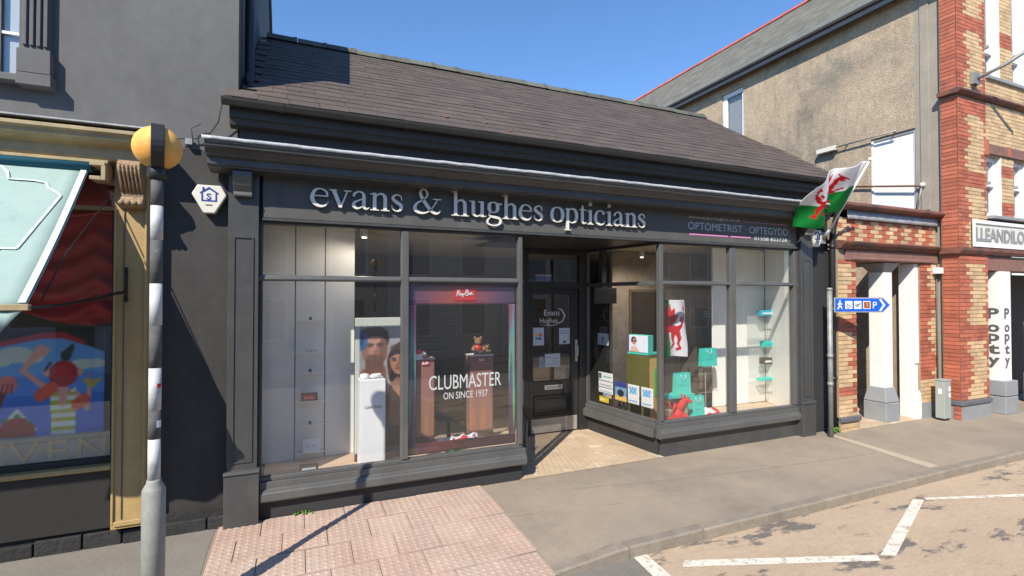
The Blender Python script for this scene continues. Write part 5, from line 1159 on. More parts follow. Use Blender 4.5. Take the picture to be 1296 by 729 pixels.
# seaside painting
def seaside(U, V):
    C = fill(U, V, (70, 118, 178)); C[V < .62] = (58, 100, 168); C[V < .44] = (42, 78, 150); C[V < .09] = (120, 130, 140)
    def b(m, c): C[m] = c
    C *= 1.2
    b(poly(U, V, [(0, .88), (.5, .985), (.9, .84), (1, .80), (1, 1.1), (0, 1.1)]), (22, 20, 22))
    b(poly(U, V, [(0, .86), (0, .90), (.4, .985), (.62, .985), (.80, .91), (.84, .86), (.62, .93), (.4, .93)]), (150, 26, 34))
    for x, y, a, c in ((.05, .76, .14, .06), (.2, .80, .16, .07), (.33, .77, .12, .05), (.80, .70, .12, .045), (.92, .70, .1, .04)): b(inell(U, V, x, y, a, c), (176, 186, 182))
    sk = (206, 140, 122)
    b(stroke(U, V, [(.44, .82), (.38, .80), (.26, .66), (.44, .52), (.53, .44)], [.045, .035, .022, .024, .03]), sk)
    for dx, dy in ((-.05, .05), (-.01, .075), (.03, .07), (.06, .04)): b(stroke(U, V, [(.42, .80), (.42 + dx, .80 + dy)], .014), sk)
    b(stroke(U, V, [(.70, .46), (.78, .40), (.84, .30), (.86, .55)], [.03, .024, .022, .022]), sk)
    b(poly(U, V, [(.50, .50), (.52, .08), (.74, .08), (.73, .50), (.66, .44), (.58, .44)]), (206, 206, 190))
    for k in range(5): b(poly(U, V, [(.50, .50), (.52, .08), (.74, .08), (.73, .50), (.66, .44), (.58, .44)]) & (np.abs(V - (.14 + .075 * k)) < .016), (164, 158, 44))
    b(stroke(U, V, [(.62, .52), (.62, .36)], [.05, .03]), sk)
    b(inell(U, V, .62, .62, .135, .115), (150, 26, 30)); b(inell(U, V, .60, .645, .07, .05), (170, 40, 40))
    for x in (.47, .77): b(inell(U, V, x, .635, .03, .035), sk)
    b(stroke(U, V, [(.64, .78), (.70, .86)], [.05, .02]) , (36, 44, 48)); b(stroke(U, V, [(.46, .66), (.50, .72)], .012), (30, 30, 34))
    b(stroke(U, V, [(.42, .44), (.52, .50)], .055), (200, 74, 34)); b(stroke(U, V, [(.74, .34), (.82, .38)], .05), (200, 74, 34))
    b(stroke(U, V, [(.80, .56), (.88, .51), (.96, .56)], [.01, .03, .012]), (160, 156, 40)); b(stroke(U, V, [(.88, .52), (.86, .60)], [.006, .012]), (200, 110, 60))
    b(stroke(U, V, [(.02, .36), (.08, .52)], [.06, .06]), (110, 48, 30)); b(inell(U, V, .13, .55, .09, .075), (196, 110, 100))
    for dx in (.10, .14, .18): b(stroke(U, V, [(dx, .55), (dx - .02, .47)], .010), (130, 60, 60))
    b(poly(U, V, [(.02, .14), (.22, .34), (.40, .14)]), (196, 196, 180)); b(inell(U, V, .22, .13, .16, .13) & (V > .09), (140, 20, 28))
    for x, y in ((.12, .24), (.22, .27), (.32, .22)): b(inell(U, V, x, y, .03, .018), (48, 100, 60))
    return C
o = sheet('seaside_painting', None, (-2.59, 6.10, .95), (1, 0, 0), (0, 0, 1), .838, 1.085, lambda U, V: blur(np.clip(seaside(U, V) * 1.18 + 12, 0, 250), 1), 100, 126); tag(o, 'bright naive seaside painting of a red-capped striped swimmer', 'painting')
bd = thing('lettered_board', 'weathered board with raised tan letters at the foot of the left window', 'sign', (-2.1, 6.02, .6))
MB().box(-3.4, -1.66, 6.02, 6.05, .60, 1.05, 'board').build('board', bd); MB().box(-3.4, -1.66, 6.016, 6.02, 1.0, 1.008, 'tan_pale').build('cord', bd)
for ch, x, w_ in (('E', -2.62, .17), ('V', -2.43, .22), ('E', -2.15, .15), ('N', -1.93, .22)):
    o = put_text('letter', ch, .20, (x, 6.015, .815), (1, 0, 0), (0, 0, 1), 'letter_wood', bd, .003, w_); o.modifiers.new('thickness', 'SOLIDIFY').thickness = .012

# ------------------------------------------------------------------ belisha beacons
def beacon(x, y, zb, label, full=True):
    t = thing('belisha_beacon', label, 'crossing beacon', (x, y, zb), 'beacons at the zebra crossing')
    z = lambda a: a
    MB().lathe((x, y, 0), [(.071, zb), (.071, 1.0), (.066, 1.012), (.045, 1.055), (.044, 1.075)], 'pole_grey', 24).build('base_sleeve', t)
    b = [1.06, 1.36, 1.56, 1.86, 2.16, 2.457, 2.766, 3.01, 3.22]
    for i in range(8):
        wh = i % 2 == 0; o = MB().lathe((x, y, 0), [(.0385, b[i] + .0), (.0385, b[i + 1] - .001)], 'pole_white' if wh else 'pole_dark', 20).build('white_band' if wh else 'dark_band', t)
    st = MB(); st.add([(x + .0395 * math.cos(a), y + .0395 * math.sin(a), zz) for zz in (1.72, 1.75) for a in [R(-60 + 8 * k) for k in range(7)]], [(i, i + 1, 8 + i, 7 + i) for i in range(6)], 'red'); st.build('sticker', t)
    st = MB(); st.add([(x + .0395 * math.cos(a), y + .0395 * math.sin(a), zz) for zz in (1.44, 1.49) for a in [R(-60 + 8 * k) for k in range(7)]], [(i, i + 1, 8 + i, 7 + i) for i in range(6)], 'white_box'); st.build('sticker', t)
    MB().lathe((x, y, 3.20), [(.05, 0), (.062, .02), (.062, .07), (.05, .09)], 'black_rubber', 16).build('collar', t)
    MB().ball((x, y, 3.425), .152, 'amber', 32).build('globe', t)
    # black shield wrapping the street side of the globe
    d = Vector((-x, -y, 0)).normalized() if full else Vector((0, 1, 0)); s = Vector((d.y, -d.x, 0)); mb = MB(); vs = []
    for i in range(17):
        a = -math.pi * .62 + math.pi * 1.16 * i / 16
        for k, r in ((-1, .157), (1, .157), (1, .168), (-1, .168)):
            vs.append(Vector((x, y, 3.425)) + (d * math.cos(a) + Vector((0, 0, 1)) * math.sin(a)) * r + s * (k * .04))
    fs = []
    for i in range(16):
        p, q = 4 * i, 4 * i + 4; fs += [(p, p + 1, q + 1, q), (p + 1, p + 2, q + 2, q + 1), (p + 2, p + 3, q + 3, q + 2), (p + 3, p, q, q + 3)]
    fs += [(0, 3, 2, 1), (64, 65, 66, 67)]; mb.add(vs, fs, 'black_rubber'); mb.build('shield', t, .004, 1)
    return t
beacon(-.932, 4.25, -.1, 'striped crossing beacon with amber globe standing on the near pavement')
beacon(2.3, -4.9, -.01, 'striped crossing beacon across the road, seen mirrored in the shop glass', False)

# ------------------------------------------------------------------ brick helper
class Bricks:
    """bricks of one building: the first 300 as parts, later ones joined"""
    def __init__(s, parent, cap=300): s.p = parent; s.n = 0; s.cap = cap; s.rest = {}; s.cache = {}
    def brick(s, o, ux, nrm, L, h, mt, d=.012):
        o, ux, nrm = Vector(o), Vector(ux), Vector(nrm)
        key = (mt, round(L, 3), tuple(ux), tuple(nrm), h)
        e = rnd.uniform(0, .004)
        if s.n < s.cap:
            if key not in s.cache:
                mb = MB(); mb.obox(-nrm * .03, ux * L, nrm * (.03 + d), (0, 0, h), mt); s.cache[key] = mb.mesh('brick')
            place(s.cache[key], 'brick', s.p, o + nrm * e); s.n += 1
        else:
            s.rest.setdefault(mt, MB()).obox(o - nrm * .03, ux * L, nrm * (.03 + d + e), (0, 0, h), mt)
    def wall(s, o, ux, nrm, width, z0, z1, colour, bl=.215, ch=.075, j=.01, first=True):
        o, ux, nrm = Vector(o), Vector(ux).normalized(), Vector(nrm)
        c = 0; z = z0
        while z < z1 - .03:
            a = -(bl + j) / 2 if c % 2 and width > bl + .05 else 0.0
            while a < width - .02:
                l, r_ = max(a, 0), min(a + bl, width)
                if r_ - l > .03:
                    mt = colour((l + r_) / 2, z + ch / 2, c)
                    if mt: s.brick(Vector((o.x, o.y, 0)) + ux * l + Vector((0, 0, z)), ux, nrm, r_ - l, ch - j, mt)
                a += bl + j
            z += ch; c += 1
    def done(s):
        for mt, mb in s.rest.items(): tag(mb.build('bricks', s.p), kind='stuff')

# ------------------------------------------------------------------ brick porch between the two shops
po = thing('brick_porch', 'single-storey brick porch with chequered parapet and white column', 'porch', (10, 5.75, 0))
PY = 5.76
MB().box(8.66, 9.15, PY, 6.25, 0, 3.19, 'mortar').box(11.06, 11.66, PY, 6.25, 0, 3.19, 'mortar').box(8.66, 11.62, PY, 6.2, 3.34, 3.76, 'mortar').build('wall', po)
MB().box(8.85, 11.62, 5.72, 6.1, 3.0, 3.19, 'lintel').profx([(5.72, 3.0), (5.70, 3.01), (5.70, 3.05), (5.72, 3.07)], 9.0, 11.4, 'lintel').build('lintel', po, .008, 1)
MB().profx([(5.72, 3.195), (5.68, 3.21), (5.66, 3.25), (5.62, 3.27), (5.60, 3.31), (5.66, 3.335), (5.74, 3.345), (5.9, 3.345), (5.9, 3.195)], 8.66, 11.62, 'terracotta').build('string_course', po, .004, 1)
fl = MB(); vs = []
for i in range(40):
    x = 8.86 + i * (11.62 - 8.86) / 39; j = .012 * math.sin(i * 1.7) + rnd.uniform(-.006, .006); vs += [(x, 5.69 + j * .4, 3.73), (x, 5.70 + j * .3, 3.80), (x, 5.71, 3.885)]
fl.add(vs, [(3 * i + k, 3 * i + 3 + k, 3 * i + 4 + k, 3 * i + 1 + k) for i in range(39) for k in range(2)], 'lead', True); o = fl.build('lead_flashing', po); o.modifiers.new('thickness', 'SOLIDIFY').thickness = .006
MB().profx([(5.70, 3.89), (5.60, 3.92), (5.58, 3.95), (5.59, 3.99), (5.62, 4.01), (6.0, 4.04), (6.2, 4.04), (6.2, 3.89)], 8.66, 11.70, 'terracotta').build('coping', po, .006, 1)
MB().box(8.66, 11.62, 6.1, 6.25, 3.76, 3.89, 'shop_wall').build('parapet_back', po)
B = Bricks(po)
B.wall((8.68, PY, 0), (1, 0, 0), (0, -1, 0), 2.92, 3.35, 3.73, lambda u, z, c: 'red_brick' if (int((u + (.1125 if c % 2 else 0)) / .225) + c) % 2 else 'yellow_brick', bl=.215, ch=.076)
def quoin(w, left_red=.12, right_red=.12, y0=0):
    def f(u, z, c):
        k = (z - y0) % 1.15
        if k < .17: return 'red_brick'
        if k > .95 or k < .38: return 'yellow_brick' if .12 * 0 + .0 < u < w - right_red else 'red_brick'
        return 'yellow_brick' if u < w - right_red - (.1 if .5 < k < .8 else 0) else 'red_brick'
    return f
B.wall((8.68, PY, 0), (1, 0, 0), (0, -1, 0), .47, .24, 3.0, quoin(.47, 0, .12, .62), bl=.225)
def quoin_r(u, z, c):
    k = (z - .98) % 1.12
    if k < .2 or (z > .75 and u < .27): return 'red_brick'
    if k < .45 or k > .92: return 'yellow_brick' if u > .36 else 'red_brick'
    return 'yellow_brick'
B.wall((11.07, PY, 0), (1, 0, 0), (0, -1, 0), .53, .30, 3.0, quoin_r, bl=.225)
for a, b in ((8.66, 9.20), ): MB().box(a, b, 5.70, 6.25, .16, .25, 'blue_brick').build('plinth_course', po, .01, 1); 
B.wall((8.68, 5.735, 0), (1, 0, 0), (0, -1, 0), .5, -.02, .16, lambda u, z, c: 'yellow_brick', bl=.225)
MB().box(8.66, 9.18, 5.735, 6.2, -.05, .16, 'mortar').build('plinth', po)
MB().box(11.06, 11.66, 5.74, 6.2, -.05, .30, 'grey_stone').build('plinth', po)
B.done()
# white rendered reveal on the right, with a stepped foot
MB().prism([(11.06, 5.74, 0), (11.06, 5.74, .36), (11.06, 5.76, .52), (11.06, 5.80, .54), (11.06, 5.80, 1.05), (11.06, 5.775, 1.06), (11.06, 5.78, 2.99), (11.06, 6.06, 2.99), (11.06, 6.06, 0)], (-.12, 0, 0), 'white_paint').build('white_reveal', po, .006, 1)
# column on two-part base
cx0, cx1, cy0, cy1 = 10.12, 10.39, 5.86, 6.13
col = MB().box(cx0, cx1, cy0, cy1, .62, 2.82, 'white_paint').build('column', po, .012, 2)
MB().box(cx0 - .07, cx1 + .07, cy0 - .07, cy1 + .07, 0, .36, 'grey_stone').build('base_block', col, .012, 2)
vs = [(cx0 - .07, cy0 - .07, .37), (cx1 + .07, cy0 - .07, .37), (cx1 + .07, cy1 + .07, .37), (cx0 - .07, cy1 + .07, .37), (cx0 - .015, cy0 - .015, .64), (cx1 + .015, cy0 - .015, .64), (cx1 + .015, cy1 + .015, .64), (cx0 - .015, cy1 + .015, .64)]
MB().add(vs, [(3, 2, 1, 0), (4, 5, 6, 7), (0, 1, 5, 4), (1, 2, 6, 5), (2, 3, 7, 6), (3, 0, 4, 7)], 'grey_stone').build('base_taper', col, .01, 2)
vs = [(cx0, cy0, 2.82), (cx1, cy0, 2.82), (cx1, cy1, 2.82), (cx0, cy1, 2.82), (cx0 - .11, cy0 - .10, 2.99), (cx1 + .11, cy0 - .10, 2.99), (cx1 + .11, cy1 + .1, 2.99), (cx0 - .11, cy1 + .1, 2.99)]
MB().add(vs, [(3, 2, 1, 0), (4, 5, 6, 7), (0, 1, 5, 4), (1, 2, 6, 5), (2, 3, 7, 6), (3, 0, 4, 7)], 'grey_stone').build('capital', col, .01, 1)
MB().box(9.15, 9.21, 6.25, 6.9, 0, 2.99, 'white_paint').build('left_reveal', po)
MB().box(8.9, 11.1, 7.3, 7.4, 0, 3.0, 'inwall_dark').box(8.7, 11.3, 6.1, 7.3, 2.995, 3.05, 'inwall').build('passage_wall', po)
pd = MB().box(9.3, 10.15, 7.2, 7.28, .1, 2.2, 'door_paint').build('green_black_door', po); MB().box(9.42, 10.03, 7.185, 7.2, .2, .9, 'shop_wall').box(9.42, 10.03, 7.185, 7.2, 1.0, 2.05, 'shop_wall').build('door_panel', pd)
MB().box(10.25, 11.0, 7.2, 7.28, .1, 2.2, 'wood_dark').build('passage_door', po); MB().box(9.25, 11.0, 7.17, 7.2, 2.2, 2.27, 'white_paint').build('door_head', po)
tag(MB().add([(9.15, 5.72, .004), (11.0, 5.72, .004), (11.0, 7.3, .05), (9.15, 7.3, .05)], [(0, 1, 2, 3)], 'doorfloor').build('passage_floor'), kind='structure')
MB().box(9.24, 9.5, 6.5, 6.9, .0, .5, 'grey_stone').build('passage_step', po, .01, 1)

# ------------------------------------------------------------------ right-hand brick and roughcast building
RX, RY = 11.62, 5.38
rb = thing('brick_corner_building', 'tall building with red and buff brick front and tan roughcast side', 'building', (RX + 2, RY, 0))
SX = RX + .06
side = MB()
side.box(SX, SX + .3, 5.66, 6.12, 0, 8.78, 'render_strip')
def side_box(y0, y1, z0, z1, mt='roughcast'): side.box(SX, SX + .3, y0, y1, z0, z1, mt)
side_box(6.12, 6.99, 0, 4.05); side_box(6.12, 6.99, 5.84, 8.78); side_box(6.99, 10.42, 0, 8.78); side_box(10.42, 11.20, 0, 6.4); side_box(10.42, 11.20, 8.38, 8.78); side_box(11.20, 18.6, 0, 8.78)
side.build('side_wall', rb)
MB().box(SX - .02, SX, 5.86, 6.02, 4.1, 8.6, 'render_strip').build('render_pilaster', rb, .006, 1)
# windows on the side wall
sw1 = bpy.data.objects.new('side_window', None); COL.objects.link(sw1); sw1.parent = rb; ORG[sw1.name] = org(rb).copy()
MB().box(SX + .04, SX + .10, 10.42, 10.50, 6.4, 8.38, 'upvc').box(SX + .04, SX + .10, 11.05, 11.20, 6.4, 8.38, 'upvc').box(SX + .04, SX + .10, 10.50, 11.05, 8.25, 8.38, 'upvc').box(SX + .04, SX + .10, 10.50, 11.05, 6.4, 6.5, 'upvc').build('frame', sw1, .006, 1)
pane(sw1, (SX + .07, 11.05, 6.5), (0, -1, 0), (0, 0, 1), .55, 1.75); MB().box(SX + .13, SX + .15, 10.5, 11.05, 6.5, 8.25, 'grey_stone').build('pane_backing', sw1)
sw2 = MB().box(SX + .05, SX + .10, 6.12, 6.99, 4.05, 5.84, 'white_paint').build('white_window_board', rb); MB().box(SX + .03, SX + .05, 6.12, 6.16, 4.05, 5.80, 'upvc').box(SX + .03, SX + .05, 6.95, 6.99, 4.05, 5.80, 'upvc').box(SX + .03, SX + .05, 6.16, 6.95, 5.77, 5.84, 'grey_stone').build('board_frame', sw2)
# roof with grey slates and red ridge
ez, ex, rxx, rz = 8.80, SX - .28, 14.1, 11.25
MB().add([(ex, 5.2, ez), (ex, 18.7, ez), (rxx, 18.7, rz), (rxx, 5.2, rz), (rxx + 2.7, 18.7, ez), (rxx + 2.7, 5.2, ez)], [(0, 1, 2, 3), (3, 2, 4, 5)], 'soffit').build('roof', rb)
rp = bpy.data.objects['roof.002'] if 'roof.002' in bpy.data.objects else rb
sl3 = MB(); a3 = math.atan2(rz - ez, rxx - ex); Ls = math.hypot(rz - ez, rxx - ex); k3 = int(Ls / .22); cnt = 0
rroof = [c for c in rb.children if c.name.startswith('roof')][0]
uxs, nzs = Vector((math.cos(a3 - .03), 0, math.sin(a3 - .03))), Vector((-math.sin(a3), 0, math.cos(a3)))
for i in range(k3 + 1):
    b0 = Vector((ex, 0, ez)) + Vector((math.cos(a3), 0, math.sin(a3))) * (i * .22) + nzs * .02
    y = 6.2 - (.15 if i % 2 else 0)
    while y < 18.6:
        sl3.obox(b0 + Vector((0, y, 0)) + nzs * rnd.uniform(0, .002), uxs * .25, (0, .297, 0), nzs * .006, 'slate_grey'); y += .30
tag(sl3.build('slate', rroof), kind='stuff')
rm2 = ridge_mesh(.45, .13, 'ridge_red')
for i in range(29): place(rm2, 'ridge_tile', rroof, (rxx, 5.6 + .45 * i, rz + .04), (0, 0, R(90)))
MB().prism([(ex - .10, 5.2, ez - .02), (ex - .09, 5.2, ez - .08), (ex - .04, 5.2, ez - .115), (ex + .02, 5.2, ez - .08), (ex + .03, 5.2, ez - .02)], (0, 13.5, 0), 'zinc_gutter').build('gutter', rb)
MB().box(ex + .03, SX, 5.2, 18.6, ez - .14, ez - .04, 'soffit').box(ex + .03, ex + .06, 5.2, 18.6, ez - .22, ez - .14, 'zinc_gutter').build('eaves_board', rb)
# brick front: backing, openings
fr = MB()
def fbox(x0, x1, z0, z1, y1=RY + .25, mt='mortar'): fr.box(RX + x0, RX + x1, RY, y1, z0, z1, mt)
fr.box(RX, RX + .98, RY, 5.66, 0, 9.2, 'mortar'); fbox(.98, 6, 3.32, 3.95); fbox(.98, 6, 5.20, 6.75); fbox(1.57, 2.03, 3.95, 5.20); fbox(1.57, 2.03, 6.75, 9.2); fbox(2.62, 6, 3.95, 5.2); fbox(2.62, 6, 6.75, 9.2)
fr.build('front_wall', rb)
F = Bricks(rb)
def front_col(u, z, c):                               # corner pier: red edges, buff panels between
    if z < .37: return 'yellow_brick' if False else None
    if u < .26: return 'red_brick'
    k = (z - .37) % 1.52
    if 1.12 < k < 1.40 or (z > 5.95 and z < 6.35): return 'red_brick'
    edge = .10 if k < .3 or .85 < k < 1.12 else .02
    lo = .26 + (.08 if .3 < k < .85 else .0)
    if z > 6.3: lo += .05
    return 'yellow_brick' if lo < u < .98 - edge - .06 else 'red_brick'
F.wall((RX, RY, 0), (1, 0, 0), (0, -1, 0), .98, .37, 6.24, front_col)
F.wall((RX, 5.64, 0), (0, -1, 0), (-1, 0, 0), .26, .37, 6.24, lambda u, z, c: 'red_brick', bl=.252)
F.wall((RX, RY, 0), (1, 0, 0), (0, -1, 0), .98, 6.37, 9.1, front_col); F.wall((RX, 5.64, 0), (0, -1, 0), (-1, 0, 0), .26, 6.37, 9.1, lambda u, z, c: 'red_brick', bl=.252)
F.wall((RX + 1.57, RY, 0), (1, 0, 0), (0, -1, 0), .46, 3.97, 5.2, lambda u, z, c: 'red_brick' if (z < 4.28 or 4.78 < z < 5.0) else 'yellow_brick')
F.wall((RX + 1.57, RY, 0), (1, 0, 0), (0, -1, 0), .46, 6.8, 9.1, lambda u, z, c: 'red_brick' if 7.45 < z < 7.8 else 'yellow_brick')
F.wall((RX + .98, RY, 0), (1, 0, 0), (0, -1, 0), 3.5, 6.37, 6.74, lambda u, z, c: 'yellow_brick'); F.wall((RX + 2.62, RY, 0), (1, 0, 0), (0, -1, 0), 1.2, 3.97, 5.2, lambda u, z, c: 'red_brick')
F.wall((RX + .98, RY, 0), (1, 0, 0), (0, -1, 0), 3.5, 5.42, 6.22, lambda u, z, c: 'yellow_brick')
F.wall((RX + 2.62, RY, 0), (1, 0, 0), (0, -1, 0), 1.2, 6.8, 9.1, lambda u, z, c: 'red_brick')
F.done()
def course(z0, z1, out, mt, name):
    MB().profx([(RY, z0), (RY - out * .6, z0 + .01), (RY - out, z0 + (z1 - z0) * .5), (RY - out, z1 - .015), (RY - out * .5, z1), (RY, z1)], RX - out, RX + 6, mt).box(RX - out, RX, RY, 5.66, z0 + .01, z1 - .003, mt).build(name, rb, .005, 1)
course(6.25, 6.355, .11, 'terracotta', 'string_course'); course(3.17, 3.31, .09, 'terracotta', 'string_course')
MB().box(RX + .98, RX + 6, RY - .06, RY, 6.72, 6.79, 'grey_stone').build('stone_sill', rb, .006, 1); MB().box(RX + .98, RX + 6, RY - .12, RY, 3.90, 3.965, 'grey_stone').build('stone_sill', rb, .006, 1)
MB().box(RX + .98, RX + 6, RY - .03, RY, 5.21, 5.41, 'lintel').build('window_lintel', rb, .01, 1); MB().box(RX + .92, RX + 1.02, RY - .045, RY - .003, 5.18, 5.47, 'red_brick').build('lintel_block', rb); MB().box(RX + 1.76, RX + 1.85, RY - .045, RY - .03, 5.22, 5.42, 'red_brick').build('lintel_block', rb)
def sash(x0, x1, z0, z1, mid):
    w = bpy.data.objects.new('sash_window', None); COL.objects.link(w); w.parent = rb; ORG[w.name] = org(rb).copy()
    a, b = RX + x0, RX + x1; y = RY + .10
    MB().box(a, a + .07, y, y + .08, z0, z1, 'upvc').box(b - .07, b, y, y + .08, z0, z1, 'upvc').box(a + .07, b - .07, y, y + .08, z1 - .08, z1, 'upvc').box(a + .07, b - .07, y, y + .08, z0, z0 + .09, 'upvc').build('frame', w, .005, 1)
    MB().box(a + .07, b - .07, y - .02, y + .07, mid - .03, mid + .04, 'upvc').build('meeting_rail', w, .005, 1)
    MB().box(a - .01, a + .05, RY - .06, y, mid - .03, mid + .02, 'grey_stone').build('rail_bracket', w)
    pane(w, (a + .07, y + .04, mid + .04), (1, 0, 0), (0, 0, 1), b - a - .14, z1 - .08 - mid - .04); pane(w, (a + .07, y + .06, z0 + .09), (1, 0, 0), (0, 0, 1), b - a - .14, mid - .03 - z0 - .09)
    MB().box(a + .06, b - .06, y + .16, y + .18, z0, z1, 'grey_vinyl').build('net_curtain', w)
    MB().box(b, b + .0, y, y, z0, z1, 'upvc') if False else None
    MB().box(b, b + .015, RY + .0, RY + .18, z0, z1, 'white_paint').build('white_reveal', w)
for x0 in (.985, 2.035):
    sash(x0, x0 + .57, 3.97, 5.2, 4.62); sash(x0, x0 + .57, 6.79, 9.15, 7.35)
MB().box(RX + .7, RX + 6, 7.0, 7.1, 0, 9.2, 'inwall_dark').build('inner_wall', rb)
# stone plinth of the corner pier
MB().box(RX - .05, RX + 1.02, RY - .05, 5.68, .27, .36, 'blue_brick').build('plinth_course', rb, .015, 2); MB().box(RX - .02, RX + 1.0, RY - .02, 5.66, -.05, .268, 'grey_stone').build('plinth', rb)
for k in range(3): MB().box(RX - .032, RX - .02, 5.36, 5.48, .01 + k * .085, .08 + k * .085, 'red_brick').build('plinth_brick', rb)
# ground-floor column with lettering
bcx, bcy = RX + 1.38, RY - .06
bcol = MB().box(bcx, bcx + .34, bcy, bcy + .27, .62, 2.86, 'white_paint').build('column', rb, .01, 2)
MB().box(bcx - .07, bcx + .40, bcy - .07, bcy + .34, .36, .66, 'grey_stone').build('base_block', bcol, .012, 2); MB().box(bcx - .07, bcx + .40, bcy - .07, bcy + .34, 0, .345, 'grey_stone').build('base_block', bcol, .012, 2)
b2 = MB().box(bcx + 2.0, bcx + 2.35, bcy, bcy + .36, .62, 2.86, 'white_paint').build('column', rb, .01, 2); MB().box(bcx + 1.92, bcx + 2.43, bcy - .08, bcy + .44, 0, .66, 'grey_stone').build('base_block', b2, .012, 2)
MB().box(RX + .98, RX + 6, RY + .0, RY + .4, 2.87, 3.165, 'lintel').build('shop_lintel', rb, .01, 1)
for chh, z in zip('Popty', (1.915, 1.645, 1.46, 1.20, .98)):
    put_text('letter', chh, .20, (bcx - .001, bcy + .245, z), (0, -1, 0), (0, 0, 1), 'seam', bcol, .003, .20, 0, .035)
    put_text('letter', chh, .20, (bcx + .07, bcy - .001, z), (1, 0, 0), (0, 0, 1), 'seam', bcol, .003, .19, 0, .03)
MB().box(RX + .99, RX + 1.05, RY + .25, RY + .9, 0, 2.87, 'inwall_dark').box(RX + 1.05, RX + 6, RY + .9, RY + 1.0, 0, 2.87, 'inwall_dark').build('shop_recess', rb)
# street name board
sg = thing('street_name_board', 'white framed street sign with grey letters on the brick corner', 'sign', (RX + 1.6, RY - .05, 3.4))
MB().box(RX + .40, RX + 2.9, RY - .05, RY - .03, 3.33, 3.82, 'cream_plastic').build('board', sg); q = MB()
q.box(RX + .36, RX + 2.94, RY - .075, RY - .05, 3.78, 3.85, 'upvc').box(RX + .36, RX + 2.94, RY - .075, RY - .05, 3.32, 3.385, 'upvc').box(RX + .36, RX + .43, RY - .075, RY - .05, 3.385, 3.78, 'upvc').build('frame', sg, .004, 1)
put_text('lettering', 'LLEANDILO \u2022 1', .25, (RX + .47, RY - .056, 3.45), (1, 0, 0), (0, 0, 1), 'grey_stone', sg, .004, 2.28, 0, .03)
# poles bracketed to the walls
t = thing('wall_lamp_arm', 'thin grey arm with pale end on the roughcast wall above the porch', 'bracket', (SX, 7.0, 5.6))
MB().tube([(SX - .09, 6.42, 5.86), (SX - .09, 7.70, 5.86)], .018, 'steel', 8).tube([(SX - .09, 6.5, 5.86), (SX, 6.5, 5.86)], .014, 'steel', 6).tube([(SX - .09, 7.5, 5.86), (SX, 7.5, 5.86)], .014, 'steel', 6).build('arm', t); MB().box(SX - .15, SX - .03, 7.70, 8.15, 5.80, 5.90, 'cream_plastic').build('end_box', t)
t = thing('iron_bracket_bar', 'rusty horizontal bar across the white boarded window', 'bracket', (SX, 6.2, 4.5)); M['rust'] = mat('rusty_iron', (.16, .07, .04), .8, var=.3, scale=20)
MB().tube([(SX - .06, 5.98, 4.60), (SX - .06, 7.35, 4.86)], .02, 'rust', 8).build('bar', t); MB().tube([(SX - .06, 5.98, 4.60), (SX - .02, 6.12, 4.05)], .018, 'steel', 8).ball((SX - .06, 5.97, 4.62), .05, 'upvc', 10).build('stay', t)
t = thing('flagpole_arm', 'grey pole projecting from the brick front under the upper windows', 'bracket', (RX + .5, RY - .1, 6.55))
MB().tube([(RX + .52, RY - .10, 6.60), (RX + .72, RY - .45, 6.78), (RX + .9, RY - 1.1, 7.15)], [.03, .035, .04], 'steel', 10).build('arm', t); MB().box(RX + .42, RX + .60, RY - .10, RY - .02, 6.50, 6.72, 'steel').build('bracket', t)
MB().tube([(RX + .52, RY - .06, 6.50), (RX + .56, RY - .08, 6.36), (RX + .54, RY - .05, 6.3)], .012, 'rust', 6).build('hook', t)
t = thing('wall_junction_box', 'small white junction box on the brick pier above its conduit', 'box', (11.55, 5.70, 2.86)); MB().box(11.45, 11.60, 5.62, 5.735, 2.80, 2.92, 'upvc').build('case', t, .006, 1)
t = thing('wall_conduit', 'thin dark conduit running down the brick pier to the cabinet', 'conduit', (11.55, 5.72, .7)); MB().tube([(11.55, 5.715, .62), (11.55, 5.715, 2.79)], .012, 'seam', 8).build('pipe', t)
t = thing('service_cabinet', 'grey-green metal service cabinet standing against the brick corner', 'cabinet', (11.36, 5.48, 0))
MB().box(11.22, 11.44, 5.45, 5.60, .04, .75, 'cabinet').build('case', t, .008, 2); MB().box(11.21, 11.45, 5.44, 5.61, .75, .775, 'cabinet').build('lid', t, .008, 2)
MB().box(11.215, 11.22, 5.49, 5.55, .50, .60, 'upvc').build('label_plate', t); MB().box(11.36, 11.42, 5.444, 5.45, .56, .64, 'upvc').build('label_plate', t); MB().box(11.36, 11.42, 5.444, 5.45, .44, .51, 'upvc').build('label_plate', t); MB().box(11.24, 11.42, 5.47, 5.58, 0, .04, 'black').build('foot', t)

# ------------------------------------------------------------------ finger post sign
fp_ = thing('finger_post', 'grey post carrying a blue direction sign with white symbols', 'sign post', (8.22, 5.60, 0))
MB().tube([(8.22, 5.60, -.02), (8.22, 5.60, 2.46)], .04, 'steel', 14).build('post', fp_); MB().lathe((8.22, 5.60, 2.46), [(.046, 0), (.046, .03), (.03, .045)], 'steel', 14).build('cap', fp_)
for z in (.85, 1.32): MB().lathe((8.22, 5.60, z), [(.046, 0), (.046, .07)], 'steel', 14).build('collar', fp_)
fu = Vector((math.cos(R(24)), -math.sin(R(24)), 0)); fn_ = Vector((-fu.y * -1, 0, 0)); fn_ = fu.cross(Vector((0, 0, 1)))    # toward the street
p0 = Vector((8.22, 5.60, 2.09)) + fu * .06 + fn_ * .03
def ppt(u, v, d=0): return p0 + fu * u + Vector((0, 0, v)) + fn_ * d
L_ = .93
pan = MB().prism([ppt(0, 0), ppt(L_ - .12, 0), ppt(L_, .125), ppt(L_ - .12, .25), ppt(0, .25)], fn_ * -.02, 'bright_steel').build('sign_panel', fp_, .003, 1)
